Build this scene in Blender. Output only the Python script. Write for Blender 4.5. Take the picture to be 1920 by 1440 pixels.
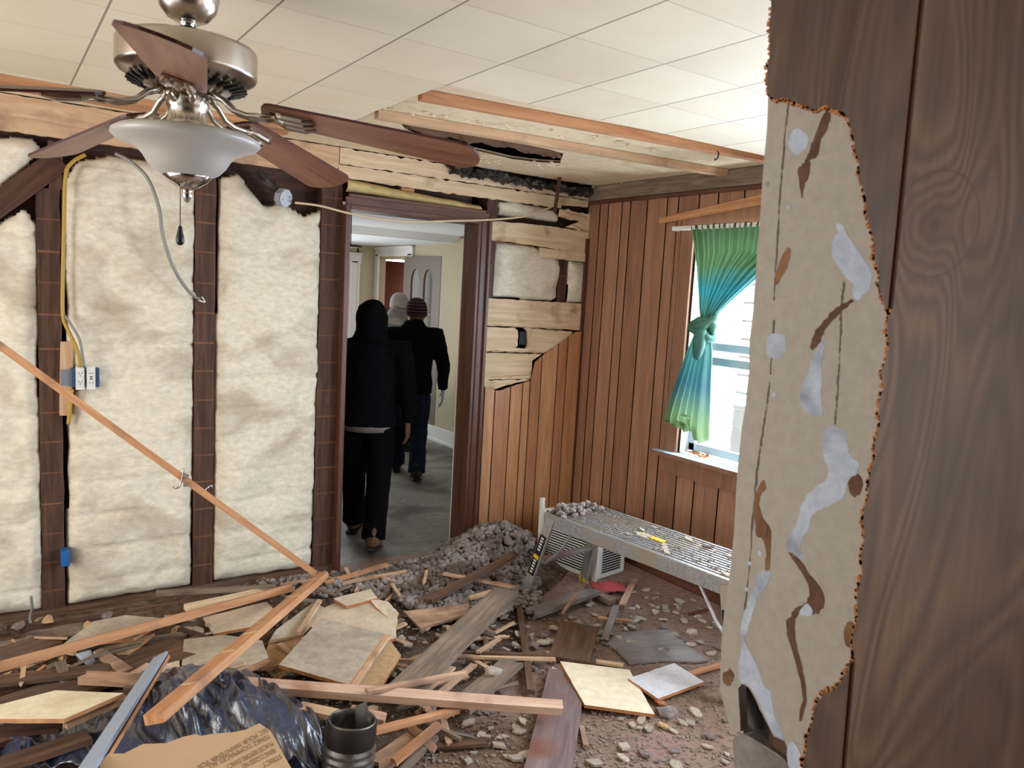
import bpy, math, random
from mathutils import Vector, Matrix, noise
from mathutils.geometry import tessellate_polygon
random.seed(7)
for o in list(bpy.data.objects): bpy.data.objects.remove(o)
SC=bpy.context.scene; COL=SC.collection

# ------------------------------------------------------------------ camera
YAW,PIT,ROL=[math.radians(a) for a in (34.6,-6.75,3.2)]; FPX=1440.0; EYE=1.67
cf=Vector((math.sin(YAW)*math.cos(PIT),math.cos(YAW)*math.cos(PIT),math.sin(PIT)))
cr=Vector((math.cos(YAW),-math.sin(YAW),0)); cu=cr.cross(cf)
cr,cu=cr*math.cos(ROL)+cu*math.sin(ROL),-cr*math.sin(ROL)+cu*math.cos(ROL)
cam=bpy.data.cameras.new('camera'); camo=bpy.data.objects.new('camera',cam); COL.objects.link(camo)
camo.matrix_world=Matrix(((cr.x,cu.x,-cf.x,0),(cr.y,cu.y,-cf.y,0),(cr.z,cu.z,-cf.z,EYE),(0,0,0,1)))
cam.sensor_width=36; cam.lens=36*FPX/1920; cam.clip_start=0.02
cam.dof.use_dof=True; cam.dof.focus_distance=3.8; cam.dof.aperture_fstop=9
SC.camera=camo
# ------------------------------------------------------------------ world, light, exposure
w=bpy.data.worlds.new('world'); SC.world=w; w.use_nodes=True
bg=w.node_tree.nodes['Background']; bg.inputs[0].default_value=(0.93,0.97,1.0,1); bg.inputs[1].default_value=0.9
def area(name,loc,rot,sx,sy,power,color):
    l=bpy.data.lights.new(name,'AREA'); l.shape='RECTANGLE'; l.size=sx; l.size_y=sy; l.energy=power; l.color=color
    o=bpy.data.objects.new(name,l); COL.objects.link(o); o.location=loc; o.rotation_euler=[math.radians(a) for a in rot]; return o
area('window_daylight',(3.72,2.7,1.45),(0,90,0),1.3,0.9,62,(0.74,0.87,1.0))
area('second_window_daylight',(3.3,1.05,1.35),(0,78,0),1.3,1.0,55,(0.70,0.82,1.0))
area('left_fill_light',(-2.6,2.2,1.3),(0,-95,0),1.4,1.4,42,(1.0,0.96,0.90))  # added fill from the open left side; no window stands there
area('back_room_daylight',(2.6,8.6,1.4),(90,0,180),1.0,1.4,22,(0.85,0.92,1.0))
area('far_room_ceiling_lamp',(4.50,9.36,1.97),(0,0,0),0.5,0.15,20,(1.0,0.88,0.75))
area('back_room_warm',(3.0,7.2,0.5),(180,0,0),0.8,0.8,9,(1.0,0.95,0.85))
SC.view_settings.view_transform='Standard'; SC.view_settings.look='None'
SC.view_settings.exposure=0.75; SC.view_settings.gamma=1.0; SC.view_settings.use_curve_mapping=False

# ------------------------------------------------------------------ helpers
def hit(x,y,ax,v):
    """world point where the sight line through a photo pixel meets the plane axis=v"""
    d=cf*FPX+cr*(x-960)-cu*(y-720); e=(0,0,EYE); t=(v-e[ax])/d[ax]
    return Vector(e)+d*t
def at(x,y,z=0.0): return hit(x,y,2,z)
def lin(c):
    c=[v/255 for v in c[:3]]
    return tuple([v/12.92 if v<=0.04045 else ((v+0.055)/1.055)**2.4 for v in c])+(1,)
def tag(o,label=None,cat=None,group=None,kind=None):
    if label: o['label']=label
    if cat: o['category']=cat
    if group: o['group']=group
    if kind: o['kind']=kind
    return o
def struct(o,label=None): 
    o['kind']='structure'
    if label: o['label']=label
    return o
def mesh_obj(name,V,F,mats,parent=None,mw=None,mi=None,smooth=False):
    me=bpy.data.meshes.new(name); me.from_pydata([tuple(v) for v in V],[],F); me.update()
    for m in (mats if isinstance(mats,(list,tuple)) else [mats]): me.materials.append(m)
    if mi: 
        for p,i in zip(me.polygons,mi): p.material_index=i
    if smooth:
        for p in me.polygons: p.use_smooth=True
    o=bpy.data.objects.new(name,me); COL.objects.link(o)
    if mw is not None: o.matrix_world=mw
    if parent: 
        o.parent=parent; 
        o.matrix_parent_inverse=parent.matrix_world.inverted() if parent.type!='EMPTY' or True else Matrix()
    return o
def empty(name,loc,rz=0,label=None,cat=None,group=None):
    o=bpy.data.objects.new(name,None); COL.objects.link(o)
    o.matrix_world=Matrix.Translation(Vector(loc))@Matrix.Rotation(rz,4,'Z'); o.empty_display_size=0.05
    return tag(o,label,cat,group)
def frame(ex,up=(0,0,1),o=(0,0,0)):
    ex=Vector(ex).normalized(); up=Vector(up); ez=(up-ex*up.dot(ex)).normalized(); ey=ez.cross(ex)
    return Matrix(((ex.x,ey.x,ez.x,o[0]),(ex.y,ey.y,ez.y,o[1]),(ex.z,ey.z,ez.z,o[2]),(0,0,0,1)))
class MB:
    def __init__(s): s.V=[];s.F=[];s.M=[]
    def add(s,V,F,m=0):
        b=len(s.V); s.V+= [Vector(v) for v in V]; s.F+=[[i+b for i in f] for f in F]; s.M+=[m]*len(F); return s
    def box(s,c,d,R=None,m=0):
        x,y,z=[v/2 for v in d]; V=[Vector((a*x,b*y,e*z)) for a in(-1,1) for b in(-1,1) for e in(-1,1)]
        if R is not None: V=[R@v for v in V]
        V=[v+Vector(c) for v in V]
        return s.add(V,[(0,1,3,2),(4,6,7,5),(0,4,5,1),(2,3,7,6),(0,2,6,4),(1,5,7,3)],m)
    def tube(s,pts,r,n=8,m=0,cap=True):
        pts=[Vector(p) for p in pts]; rs=r if isinstance(r,(list,tuple)) else [r]*len(pts)
        V=[];F=[];u=None
        for i,p in enumerate(pts):
            t=(pts[min(i+1,len(pts)-1)]-pts[max(i-1,0)]).normalized()
            if u is None: u=t.orthogonal().normalized()
            u=(u-t*u.dot(t)).normalized(); v=t.cross(u)
            for k in range(n):
                a=2*math.pi*k/n; V.append(p+(u*math.cos(a)+v*math.sin(a))*rs[i])
        for i in range(len(pts)-1):
            for k in range(n): F.append((i*n+k,i*n+(k+1)%n,(i+1)*n+(k+1)%n,(i+1)*n+k))
        if cap: F.append(tuple(range(n-1,-1,-1))); F.append(tuple((len(pts)-1)*n+k for k in range(n)))
        return s.add(V,F,m)
    def lathe(s,prof,n=40,m=0,c=(0,0,0)):
        V=[];F=[]; c=Vector(c)
        for (r,z) in prof:
            for k in range(n): a=2*math.pi*k/n; V.append(c+Vector((r*math.cos(a),r*math.sin(a),z)))
        for i in range(len(prof)-1):
            for k in range(n): F.append((i*n+k,i*n+(k+1)%n,(i+1)*n+(k+1)%n,(i+1)*n+k))
        return s.add(V,F,m)
    def poly(s,pts,nrm,t,m=0,ms=None):
        """extruded polygon: front face pts, thickness t along -nrm"""
        pts=[Vector(p) for p in pts]; nrm=Vector(nrm).normalized(); n=len(pts)
        nw=Vector(); c0=pts[0]
        for i in range(1,n-1): nw+=(pts[i]-c0).cross(pts[i+1]-c0)
        if nw.dot(nrm)<0: pts=pts[::-1]
        back=[p-nrm*t for p in pts]; F=[tuple(range(n))]
        b0=len(s.V); s.V+=pts+back; ms=m if ms is None else ms
        for f in F: s.F.append([i+b0 for i in f]); s.M.append(m)
        for f in F: s.F.append([i+n+b0 for i in reversed(f)]); s.M.append(ms)
        for i in range(n):
            j=(i+1)%n; s.F.append([b0+i,b0+i+n,b0+j+n,b0+j]); s.M.append(ms)
        return s
    def build(s,name,mats,parent=None,mw=None,smooth=False,local=None):
        V=s.V
        if local is not None:      # move the vertices into a local frame so that grain follows the piece
            inv=local.inverted(); V=[inv@v for v in V]; mw=local
        return mesh_obj(name,V,s.F,mats,parent,mw,s.M,smooth)
def bevel(o,w=0.003,seg=2):
    m=o.modifiers.new('b','BEVEL'); m.width=w; m.segments=seg; m.limit_method='ANGLE'; return o
def subs(o,n=1):
    m=o.modifiers.new('s','SUBSURF'); m.levels=n; m.render_levels=n; return o
def jag(a,b,n,amp,seed=0,wall=False):
    """points from a to b with a torn, irregular line"""
    a=Vector(a);b=Vector(b); d=b-a; L=d.length; out=[]
    q=Vector((-d.y,d.x,0)) if abs(d.z)<L*0.5 else Vector((0,-d.z,d.y)) if abs(d.x)<1e-4 else Vector((-d.z,0,d.x))
    if wall: q=Vector((-d.z,0,d.x)) if abs(d.x)+abs(d.z)>1e-9 else q
    q.normalize()
    for i in range(n): 
        t=i/n; p=a+d*t; k=noise.noise(Vector((t*L*25+seed*7.1,seed,0)))+0.5*noise.noise(Vector((t*L*80,seed+3,0)))
        out.append(p+q*amp*k)
    return out

# ------------------------------------------------------------------ materials
def newmat(name):
    m=bpy.data.materials.new(name); m.use_nodes=True; nt=m.node_tree; return m,nt,nt.nodes['Principled BSDF']
def N(nt,t,**k):
    n=nt.nodes.new(t)
    for a,b in k.items():
        if a.startswith('i'): n.inputs[int(a[1:])].default_value=b
        else: setattr(n,a,b)
    return n
def ramp(nt,stops,inp):
    r=nt.nodes.new('ShaderNodeValToRGB'); e=r.color_ramp.elements
    while len(e)<len(stops): e.new(0.5)
    for x,(p,c) in zip(e,stops): x.position=p; x.color=c
    nt.links.new(inp,r.inputs[0]); return r
def coords(nt,scale,rnd=True):
    tc=N(nt,'ShaderNodeTexCoord'); mp=N(nt,'ShaderNodeMapping'); mp.inputs['Scale'].default_value=scale
    nt.links.new(tc.outputs['Object'],mp.inputs[0])
    if rnd:
        oi=N(nt,'ShaderNodeObjectInfo'); mu=N(nt,'ShaderNodeVectorMath',operation='SCALE'); mu.inputs[0].default_value=(37,61,83)
        nt.links.new(oi.outputs['Random'],mu.inputs['Scale']); nt.links.new(mu.outputs[0],mp.inputs['Location'])
    return mp
def mix(nt,f,a,b,mode='MIX'):
    m=N(nt,'ShaderNodeMix',data_type='RGBA',blend_type=mode)
    for i,v in ((0,f),(6,a),(7,b)):
        if isinstance(v,(float,int,tuple)): m.inputs[i].default_value=v
        else: nt.links.new(v,m.inputs[i])
    return m.outputs[2]
def bumpit(nt,bs,h,s=0.3,d=0.01):
    b=N(nt,'ShaderNodeBump'); b.inputs['Strength'].default_value=s; b.inputs['Distance'].default_value=d
    nt.links.new(h,b.inputs['Height']); nt.links.new(b.outputs[0],bs.inputs['Normal'])
def plain(name,c,rough=0.6,metal=0.0,bump=0,bscale=60,var=0.0,spec=None):
    m,nt,bs=newmat(name); bs.inputs['Base Color'].default_value=lin(c); bs.inputs['Roughness'].default_value=rough; bs.inputs['Metallic'].default_value=metal
    if spec is not None: bs.inputs['Specular IOR Level'].default_value=spec
    if bump or var:
        mp=coords(nt,(1,1,1)); n=N(nt,'ShaderNodeTexNoise'); n.inputs['Scale'].default_value=bscale; n.inputs['Detail'].default_value=6
        nt.links.new(mp.outputs[0],n.inputs[0])
        if bump: bumpit(nt,bs,n.outputs[0],bump,0.004)
        if var:
            d=tuple(v*(1-var) for v in lin(c)[:3])+(1,); r=ramp(nt,[(0.3,d),(0.7,lin(c))],n.outputs[0]); nt.links.new(r.outputs[0],bs.inputs['Base Color'])
    return m
def wood(name,c1,c2,axis='X',sc=1.0,rough=0.75,bump=0.35,dirt=None,dirtamt=0.5,spec=0.25):
    m,nt,bs=newmat(name); s={'X':(1.3,16,16),'Z':(16,16,1.3),'Y':(16,1.3,16)}[axis]
    mp=coords(nt,tuple(v*sc for v in s)); n=N(nt,'ShaderNodeTexNoise'); n.inputs['Scale'].default_value=2.2; n.inputs['Detail'].default_value=8; n.inputs['Roughness'].default_value=0.62; n.inputs['Distortion'].default_value=0.6
    nt.links.new(mp.outputs[0],n.inputs[0])
    mid=tuple((a+b)/2 for a,b in zip(lin(c1),lin(c2)))
    r=ramp(nt,[(0.32,lin(c2)),(0.5,mid),(0.66,lin(c1))],n.outputs[0]); out=r.outputs[0]
    if dirt:
        mq=coords(nt,(1,1,1)); q=N(nt,'ShaderNodeTexNoise'); q.inputs['Scale'].default_value=5; q.inputs['Detail'].default_value=7
        nt.links.new(mq.outputs[0],q.inputs[0]); rr=ramp(nt,[(0.62-dirtamt*0.3,(0,0,0,1)),(0.72,(1,1,1,1))],q.outputs[0]); out=mix(nt,rr.outputs[0],out,lin(dirt))
    nt.links.new(out,bs.inputs['Base Color']); bs.inputs['Roughness'].default_value=rough; bs.inputs['Specular IOR Level'].default_value=spec
    bumpit(nt,bs,n.outputs[0],bump,0.004); return m
def blotch(name,c1,c2,c3,s1=3,s2=18,rough=0.9,bump=0.4,lo=0.45,hi=0.62,bd=0.006,spec=0.2,scale=(1,1,1)):
    m,nt,bs=newmat(name); mp=coords(nt,scale)
    a=N(nt,'ShaderNodeTexNoise'); a.inputs['Scale'].default_value=s1; a.inputs['Detail'].default_value=7; a.inputs['Distortion'].default_value=0.7
    b=N(nt,'ShaderNodeTexNoise'); b.inputs['Scale'].default_value=s2; b.inputs['Detail'].default_value=8; b.inputs['Roughness'].default_value=0.65
    for n in (a,b): nt.links.new(mp.outputs[0],n.inputs[0])
    r1=ramp(nt,[(0.35,lin(c2)),(0.65,lin(c1))],b.outputs[0]); r2=ramp(nt,[(lo,(0,0,0,1)),(hi,(1,1,1,1))],a.outputs[0])
    nt.links.new(mix(nt,r2.outputs[0],r1.outputs[0],lin(c3)),bs.inputs['Base Color'])
    bs.inputs['Roughness'].default_value=rough; bs.inputs['Specular IOR Level'].default_value=spec; bumpit(nt,bs,b.outputs[0],bump,bd); return m
M={}
M['board']=wood('pale_board',(228,206,174),(200,172,138),dirt=(150,118,84),dirtamt=0.15)
M['boardz']=wood('pale_board_soiled',(222,200,162),(190,160,118),dirt=(120,92,66),dirtamt=0.4)
M['pine']=wood('orange_pine',(206,156,114),(176,120,82),dirt=(150,112,88),dirtamt=0.2)
M['pinelight']=wood('light_pine',(214,184,150),(188,150,116),dirt=(150,118,96),dirtamt=0.3)
M['lathpale']=wood('pinkish_pale_lath',(216,186,164),(188,148,122),dirt=(166,120,92),dirtamt=0.3)
M['lath']=wood('pink_lath',(206,170,142),(160,122,98),dirt=(120,95,80),dirtamt=0.4)
M['oldwood']=wood('old_grey_wood',(150,132,114),(96,80,68),dirt=(110,98,88),dirtamt=0.5)
M['brownwood']=wood('brown_wood',(122,92,72),(74,54,44),dirt=(104,90,80),dirtamt=0.4)
M['darkwood']=wood('dark_stud_wood',(96,68,54),(60,42,35),axis='Z',rough=0.6)
M['darkx']=wood('dark_beam_wood',(92,62,48),(52,34,28),rough=0.6)
M['mahog']=wood('stained_trim',(98,58,42),(62,36,27),axis='Z',rough=0.4,spec=0.5)
M['mahogx']=wood('stained_trim_across',(112,68,50),(74,44,32),axis='X',rough=0.4,spec=0.5)
M['purple']=wood('dusty_purple_plank',(140,122,118),(104,88,88),dirt=(122,80,66),dirtamt=0.4,rough=0.35,spec=0.6)
M['greyboard']=wood('dusty_grey_sheet',(150,142,138),(120,110,106),dirt=(100,88,80),dirtamt=0.4,rough=0.4,spec=0.5)
P=[wood('panel_a',(168,124,99),(140,101,79),axis='Z',rough=0.42,bump=0.1,spec=0.4),wood('panel_b',(158,114,90),(130,92,72),axis='Z',rough=0.42,bump=0.1,spec=0.4),wood('panel_c',(176,132,106),(149,107,83),axis='Z',rough=0.42,bump=0.1,spec=0.4),wood('panel_groove',(84,56,44),(62,42,34),axis='Z')]
PW=[wood('panel_d',(206,154,110),(172,122,84),axis='Z',rough=0.42,bump=0.1,spec=0.4),wood('panel_e',(186,132,94),(156,106,74),axis='Z',rough=0.42,bump=0.1,spec=0.4),wood('panel_f',(198,144,100),(166,114,78),axis='Z',rough=0.42,bump=0.1,spec=0.4),P[3]]
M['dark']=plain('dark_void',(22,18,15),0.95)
M['rotshade']=blotch('rot_and_shade',(70,62,56),(34,30,28),(110,104,96),12,40,bump=0.9,lo=0.5,hi=0.7)  # rotted and charred bits; also paints the shade in the broken wall end
M['batt']=blotch('fibreglass_batt',(234,226,208),(214,203,180),(150,130,104),2.6,26,rough=1,bump=0.7,lo=0.5,hi=0.84,bd=0.005,spec=0.05,scale=(1,1,1.8))
M['rubble']=blotch('grey_cellulose',(168,158,152),(126,115,110),(104,90,82),5,40,rough=1,bump=0.6,spec=0.05)
M['plaster']=plain('plaster_chip',(178,166,150),0.9,bump=0.5,var=0.3,bscale=30)
M['grit']=plain('grit',(150,136,122),0.95,var=0.4,bscale=9)
M['tileface']=blotch('tile_face_dusty',(224,206,184),(204,186,162),(170,152,130),2,40,bump=0.1,lo=0.5,hi=0.75)
M['tilecream']=blotch('tile_face_cream',(238,226,198),(224,209,176),(176,150,104),3,30,bump=0.1,lo=0.6,hi=0.9)
M['tilewhite']=blotch('tile_face_white',(226,228,230),(206,206,206),(210,190,160),2.5,30,bump=0.1,lo=0.6,hi=0.9,rough=0.4,spec=0.5)
M['tilegrey']=blotch('tile_face_grey',(196,184,164),(170,156,136),(140,128,116),3,30,bump=0.15,lo=0.45,hi=0.8)
M['fibre']=plain('brown_fibre_edge',(190,128,80),0.9,bump=0.5,var=0.3)
M['fibreb']=plain('tan_fibre_back',(196,160,118),0.95,bump=0.4,var=0.25,bscale=40)
M['card']=plain('cardboard',(190,156,120),0.9,bump=0.1,var=0.08,bscale=10)
M['ink']=plain('brown_ink',(128,100,76),0.9)
M['nickel']=plain('brushed_nickel',(190,180,168),0.25,1.0)
M['chrome']=plain('bright_chrome',(205,205,205),0.12,1.0)
M['black']=plain('black_plastic',(18,18,20),0.4)
M['glassy']=plain('frosted_glass',(186,181,174),0.35,bump=0.05,var=0.06,bscale=8,spec=0.5)
M['alu']=blotch('dusty_aluminium',(176,178,184),(150,148,146),(170,160,150),6,50,rough=0.36,bump=0.3,lo=0.45,hi=0.6,spec=0.8); M['alu'].node_tree.nodes['Principled BSDF'].inputs['Metallic'].default_value=0.45
M['yellow']=plain('yellow_plastic',(214,178,40),0.5)
M['white']=plain('white_enamel',(222,222,212),0.45,bump=0.1,var=0.05)
M['whitep']=plain('white_paint',(226,224,218),0.45)
M['blue']=plain('blue_plastic',(32,92,158),0.45)
M['cream']=plain('cream_wall_paint',(186,172,142),0.8,var=0.05,bscale=3)
M['ceilw']=plain('white_ceiling_paint',(216,220,224),0.8)
M['taupe']=plain('taupe_door_paint',(112,98,84),0.55)
M['redp']=plain('reddish_panel_paint',(168,128,116),0.6)
M['steel']=plain('galvanised_steel',(170,168,162),0.3,0.9,bump=0.2,var=0.3,bscale=12)
M['redcloth']=plain('red_cloth',(170,70,70),0.9,bump=0.4)
M['cloth']=plain('blackcloth',(12,12,15),0.95,bump=0.4,bscale=90,spec=0.1)
M['cloth2']=plain('black_trousers',(9,9,11),0.95,bump=0.4,bscale=90,spec=0.1)
M['jeans']=plain('dark_jeans',(34,40,58),0.9,bump=0.3,var=0.4,bscale=14,spec=0.1)
M['greycloth']=plain('grey_hoodie',(134,128,122),0.95,bump=0.3,var=0.15,bscale=20,spec=0.1)
M['hat']=plain('grey_beanie',(160,150,142),0.95,bump=0.4,bscale=90,spec=0.1)
M['skin']=plain('skin',(120,84,64),0.6)
M['boot']=plain('tan_boot',(112,78,50),0.7,bump=0.3,var=0.3)
M['bootb']=plain('dark_boot',(22,20,20),0.7)
M['glove']=plain('pale_glove',(178,186,200),0.8)
M['paper']=plain('brown_building_paper',(122,88,66),0.8,bump=0.5,var=0.4,bscale=9)
M['kraft']=plain('yellowed_insulation_facing',(212,188,128),0.8,bump=0.6,var=0.35,bscale=18)
M['cable_y']=plain('yellow_cable',(176,140,52),0.5)
M['cable_g']=plain('grey_armoured_cable',(140,138,134),0.45,0.5,bump=0.6,bscale=200)
M['cable_w']=plain('cream_cable',(206,188,158),0.6)
# ceiling tile sheet: pattern of square tiles in world metres
def tile_mat():
    m,nt,bs=newmat('ceiling_tiles'); tc=N(nt,'ShaderNodeTexCoord'); sep=N(nt,'ShaderNodeSeparateXYZ'); nt.links.new(tc.outputs['Object'],sep.inputs[0])
    def math_(op,a,b=None):
        n=N(nt,'ShaderNodeMath',operation=op)
        for i,v in enumerate((a,b)):
            if v is None: continue
            if isinstance(v,(int,float)): n.inputs[i].default_value=v
            else: nt.links.new(v,n.inputs[i])
        return n.outputs[0]
    d=[];ids=[]
    for k,off in ((0,0.2757),(1,0.325)):
        u=math_('DIVIDE',math_('SUBTRACT',sep.outputs[k],off),0.3335); ids.append(math_('FLOOR',u))
        f=math_('FRACT',u); d.append(math_('MINIMUM',f,math_('SUBTRACT',1,f)))
    lx=math_('LESS_THAN',d[0],0.009); ly=math_('LESS_THAN',d[1],0.005)
    ln=math_('MAXIMUM',math_('MULTIPLY',lx,0.75),math_('MULTIPLY',ly,0.4))
    cb=N(nt,'ShaderNodeCombineXYZ'); nt.links.new(ids[0],cb.inputs[0]); nt.links.new(ids[1],cb.inputs[1])
    wn=N(nt,'ShaderNodeTexWhiteNoise',noise_dimensions='2D'); nt.links.new(cb.outputs[0],wn.inputs[0])
    r=ramp(nt,[(0,lin((240,229,204))),(1,lin((231,218,192)))],wn.outputs[0])
    ns=N(nt,'ShaderNodeTexNoise'); ns.inputs['Scale'].default_value=2.2; ns.inputs['Detail'].default_value=5; nt.links.new(tc.outputs['Object'],ns.inputs[0])
    r2=ramp(nt,[(0.35,(0.92,0.90,0.86,1)),(0.65,(1,1,1,1))],ns.outputs[0])
    c=mix(nt,1.0,r.outputs[0],r2.outputs[0],'MULTIPLY'); c=mix(nt,ln,c,lin((104,90,82)))
    nt.links.new(c,bs.inputs['Base Color']); bs.inputs['Roughness'].default_value=0.6
    inv=math_('SUBTRACT',1,math_('MAXIMUM',lx,ly)); bumpit(nt,bs,inv,0.4,0.003); return m
M['tiles']=tile_mat()
def grain_mat(name,c1,c2,c3,knot=None,rough=0.5):
    """plank with cathedral grain; optional knot centre (y,z,radius) in object metres"""
    m,nt,bs=newmat(name); mp=coords(nt,(3.5,3.5,0.7),False); n=N(nt,'ShaderNodeTexNoise'); n.inputs['Scale'].default_value=1.6; n.inputs['Detail'].default_value=2.0; n.inputs['Roughness'].default_value=0.35; n.inputs['Distortion'].default_value=0.9
    nt.links.new(mp.outputs[0],n.inputs[0]); val=n.outputs[0]
    def mth(op,a,b):
        q=N(nt,'ShaderNodeMath',operation=op)
        for i,v in enumerate((a,b)):
            if isinstance(v,(int,float)): q.inputs[i].default_value=v
            else: nt.links.new(v,q.inputs[i])
        return q.outputs[0]
    kd=None
    if knot:
        tc=N(nt,'ShaderNodeTexCoord'); sp=N(nt,'ShaderNodeSeparateXYZ'); nt.links.new(tc.outputs['Object'],sp.inputs[0])
        dy=mth('SUBTRACT',sp.outputs[1],knot[0]); dz=mth('MULTIPLY',mth('SUBTRACT',sp.outputs[2],knot[1]),0.8)
        r=mth('SQRT',mth('ADD',mth('MULTIPLY',dy,dy),mth('MULTIPLY',dz,dz)),0); kd=mth('DIVIDE',r,knot[2])
        fall=mth('DIVIDE',1.0,mth('ADD',1.0,mth('MULTIPLY',kd,kd))); val=mth('ADD',val,mth('MULTIPLY',fall,0.45))
    band=mth('SINE',mth('MULTIPLY',val,95.0),0); band=mth('MULTIPLY',mth('ADD',band,1.0),0.5)
    mp2=coords(nt,(60,60,3),False); n2=N(nt,'ShaderNodeTexNoise'); n2.inputs['Scale'].default_value=2; n2.inputs['Detail'].default_value=5; nt.links.new(mp2.outputs[0],n2.inputs[0])
    mp3=coords(nt,(1,1,0.6),False); n3=N(nt,'ShaderNodeTexNoise'); n3.inputs['Scale'].default_value=7; n3.inputs['Detail'].default_value=3; nt.links.new(mp3.outputs[0],n3.inputs[0])
    base=ramp(nt,[(0.35,lin(c2)),(0.65,lin(c1))],n3.outputs[0]).outputs[0]
    amt=mth('MULTIPLY',band,mth('MULTIPLY',n3.outputs[0],0.95))
    c=mix(nt,amt,base,lin(c3)); g=ramp(nt,[(0.35,(0.8,0.78,0.76,1)),(0.65,(1,1,1,1))],n2.outputs[0]); c=mix(nt,1.0,c,g.outputs[0],'MULTIPLY')
    if kd is not None:
        kr=ramp(nt,[(0.0,(1,1,1,1)),(0.25,(0.45,0.45,0.45,1)),(0.55,(0.1,0.1,0.1,1)),(0.92,(0.05,0.05,0.05,1)),(1.0,(0.7,0.7,0.7,1)),(1.12,(0,0,0,1))],mth('MULTIPLY',kd,0.9)); c=mix(nt,kr.outputs[0],c,lin((70,38,24)))
    nt.links.new(c,bs.inputs['Base Color']); bs.inputs['Roughness'].default_value=rough; bs.inputs['Specular IOR Level'].default_value=0.4; bumpit(nt,bs,n2.outputs[0],0.1,0.002); return m

# plank: grain runs along local X; A, B are the end centres
def plank(name,label,A,B,wd,th,mat,cat='board',up=(0,0,1),roll=0,group=None,ragged=0.3,bow=0.0,seed=None,parent=None,taper=1.0):
    A=Vector(A);B=Vector(B); L=(B-A).length; mw=frame(B-A,up,(A+B)/2)@Matrix.Rotation(roll,4,'X')
    rnd=random.Random(seed if seed is not None else name+str(L)); n=max(6,min(24,int(L/0.06))); rows=5; V=[];F=[]
    e0=[rnd.uniform(0,1)*ragged*wd for _ in range(rows)]; e1=[rnd.uniform(0,1)*ragged*wd for _ in range(rows)]
    for i in range(n+1):
        t=i/n
        for s in (1,-1):
            for j in range(rows):
                q=j/(rows-1)-0.5; x=-L/2+L*t
                if i==0: x+=e0[j]
                if i==n: x-=e1[j]
                k=wd*(1+(taper-1)*t); y=q*k+(0.03*wd*noise.noise(Vector((x*6,q*3+L*9,7))) if abs(q)>0.4 else 0)
                z=s*th/2+bow*math.sin(math.pi*t); V.append((x,y,z))
    R=rows*2
    for i in range(n):
        a=i*R;b=a+R
        for j in range(rows-1): F.append((a+j,b+j,b+j+1,a+j+1)); F.append((a+rows+j,a+rows+j+1,b+rows+j+1,b+rows+j))
        F.append((a,a+rows,b+rows,b)); F.append((a+rows-1,b+rows-1,b+R-1,a+R-1))
    for j in range(rows-1): F.append((j,j+1,rows+j+1,rows+j)); e=n*R; F.append((e+j,e+rows+j,e+rows+j+1,e+j+1))
    o=mesh_obj(name,V,F,mat,parent,mw)
    if not parent: tag(o,label,cat,group)
    elif label: o['label']=label
    return o
def slab(name,label,pts,th,mats,cat='ceiling tile',group=None,jagged=0.0,seed=1,parent=None):
    """flat sheet with its own thickness; pts are the corners of its top face"""
    pts=[Vector(p) for p in pts]; c=sum(pts,Vector())/len(pts)
    n=Vector()
    for i in range(len(pts)): n+=(pts[i]-c).cross(pts[(i+1)%len(pts)]-c)
    n.normalize()
    if n.z<0: n=-n
    mw=frame(pts[1]-pts[0],n,c); inv=mw.inverted(); q=[inv@p for p in pts]; q=[Vector((p.x,p.y,0)) for p in q]
    if jagged:
        r=[]
        for i in range(len(q)):
            a,b=q[i],q[(i+1)%len(q)]; k=max(1,int((b-a).length/0.03)); r+=[a]+jag(a,b,k,jagged,seed+i)[1:]
        q=r
    mb=MB(); mb.poly(q,(0,0,1),th,0,1 if len(mats)>1 else 0)
    o=mesh_obj(name,mb.V,mb.F,mats,parent,mw,mb.M)
    if not parent: tag(o,label,cat,group)
    return o
def copy_tree(o,parent=None):
    c=o.copy(); COL.objects.link(c)
    if parent: c.parent=parent
    for ch in list(o.children): copy_tree(ch,c)
    return c

D=4.10; X2=3.38; ZT=2.34; ZB=2.405
# ================================================================== SETTING
# floor with bumps; brown dusty boards
def floor_mat():
    m,nt,bs=newmat('dusty_brown_floor'); mp=coords(nt,(1,1,1),False)
    a=N(nt,'ShaderNodeTexNoise'); a.inputs['Scale'].default_value=1.7; a.inputs['Detail'].default_value=8; a.inputs['Roughness'].default_value=0.6
    b=N(nt,'ShaderNodeTexNoise'); b.inputs['Scale'].default_value=30; b.inputs['Detail'].default_value=9; b.inputs['Roughness'].default_value=0.7
    for n in (a,b): nt.links.new(mp.outputs[0],n.inputs[0])
    r=ramp(nt,[(0.35,lin((120,98,82))),(0.5,lin((138,114,98))),(0.65,lin((154,124,114)))],a.outputs[0])
    r2=ramp(nt,[(0.38,(0.55,0.5,0.47,1)),(0.5,(0.9,0.88,0.85,1)),(0.7,(1.15,1.12,1.1,1))],b.outputs[0])
    nt.links.new(mix(nt,1.0,r.outputs[0],r2.outputs[0],'MULTIPLY'),bs.inputs['Base Color'])
    rr=ramp(nt,[(0.4,(0.42,)*3+(1,)),(0.6,(0.75,)*3+(1,))],a.outputs[0]); nt.links.new(rr.outputs[0],bs.inputs['Roughness']); bumpit(nt,bs,b.outputs[0],0.5,0.006); return m
M['floor']=floor_mat()
mb=MB(); mb.box((1.0,1.2,-0.05),(6.4,6.0,0.1)); struct(mb.build('floor',M['floor']),'brown dust-covered floor of the stripped room')
M['floor2']=blotch('grey_hall_floor',(150,144,132),(122,118,108),(98,90,80),2,24,rough=0.5,bump=0.3,spec=0.4)
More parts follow.
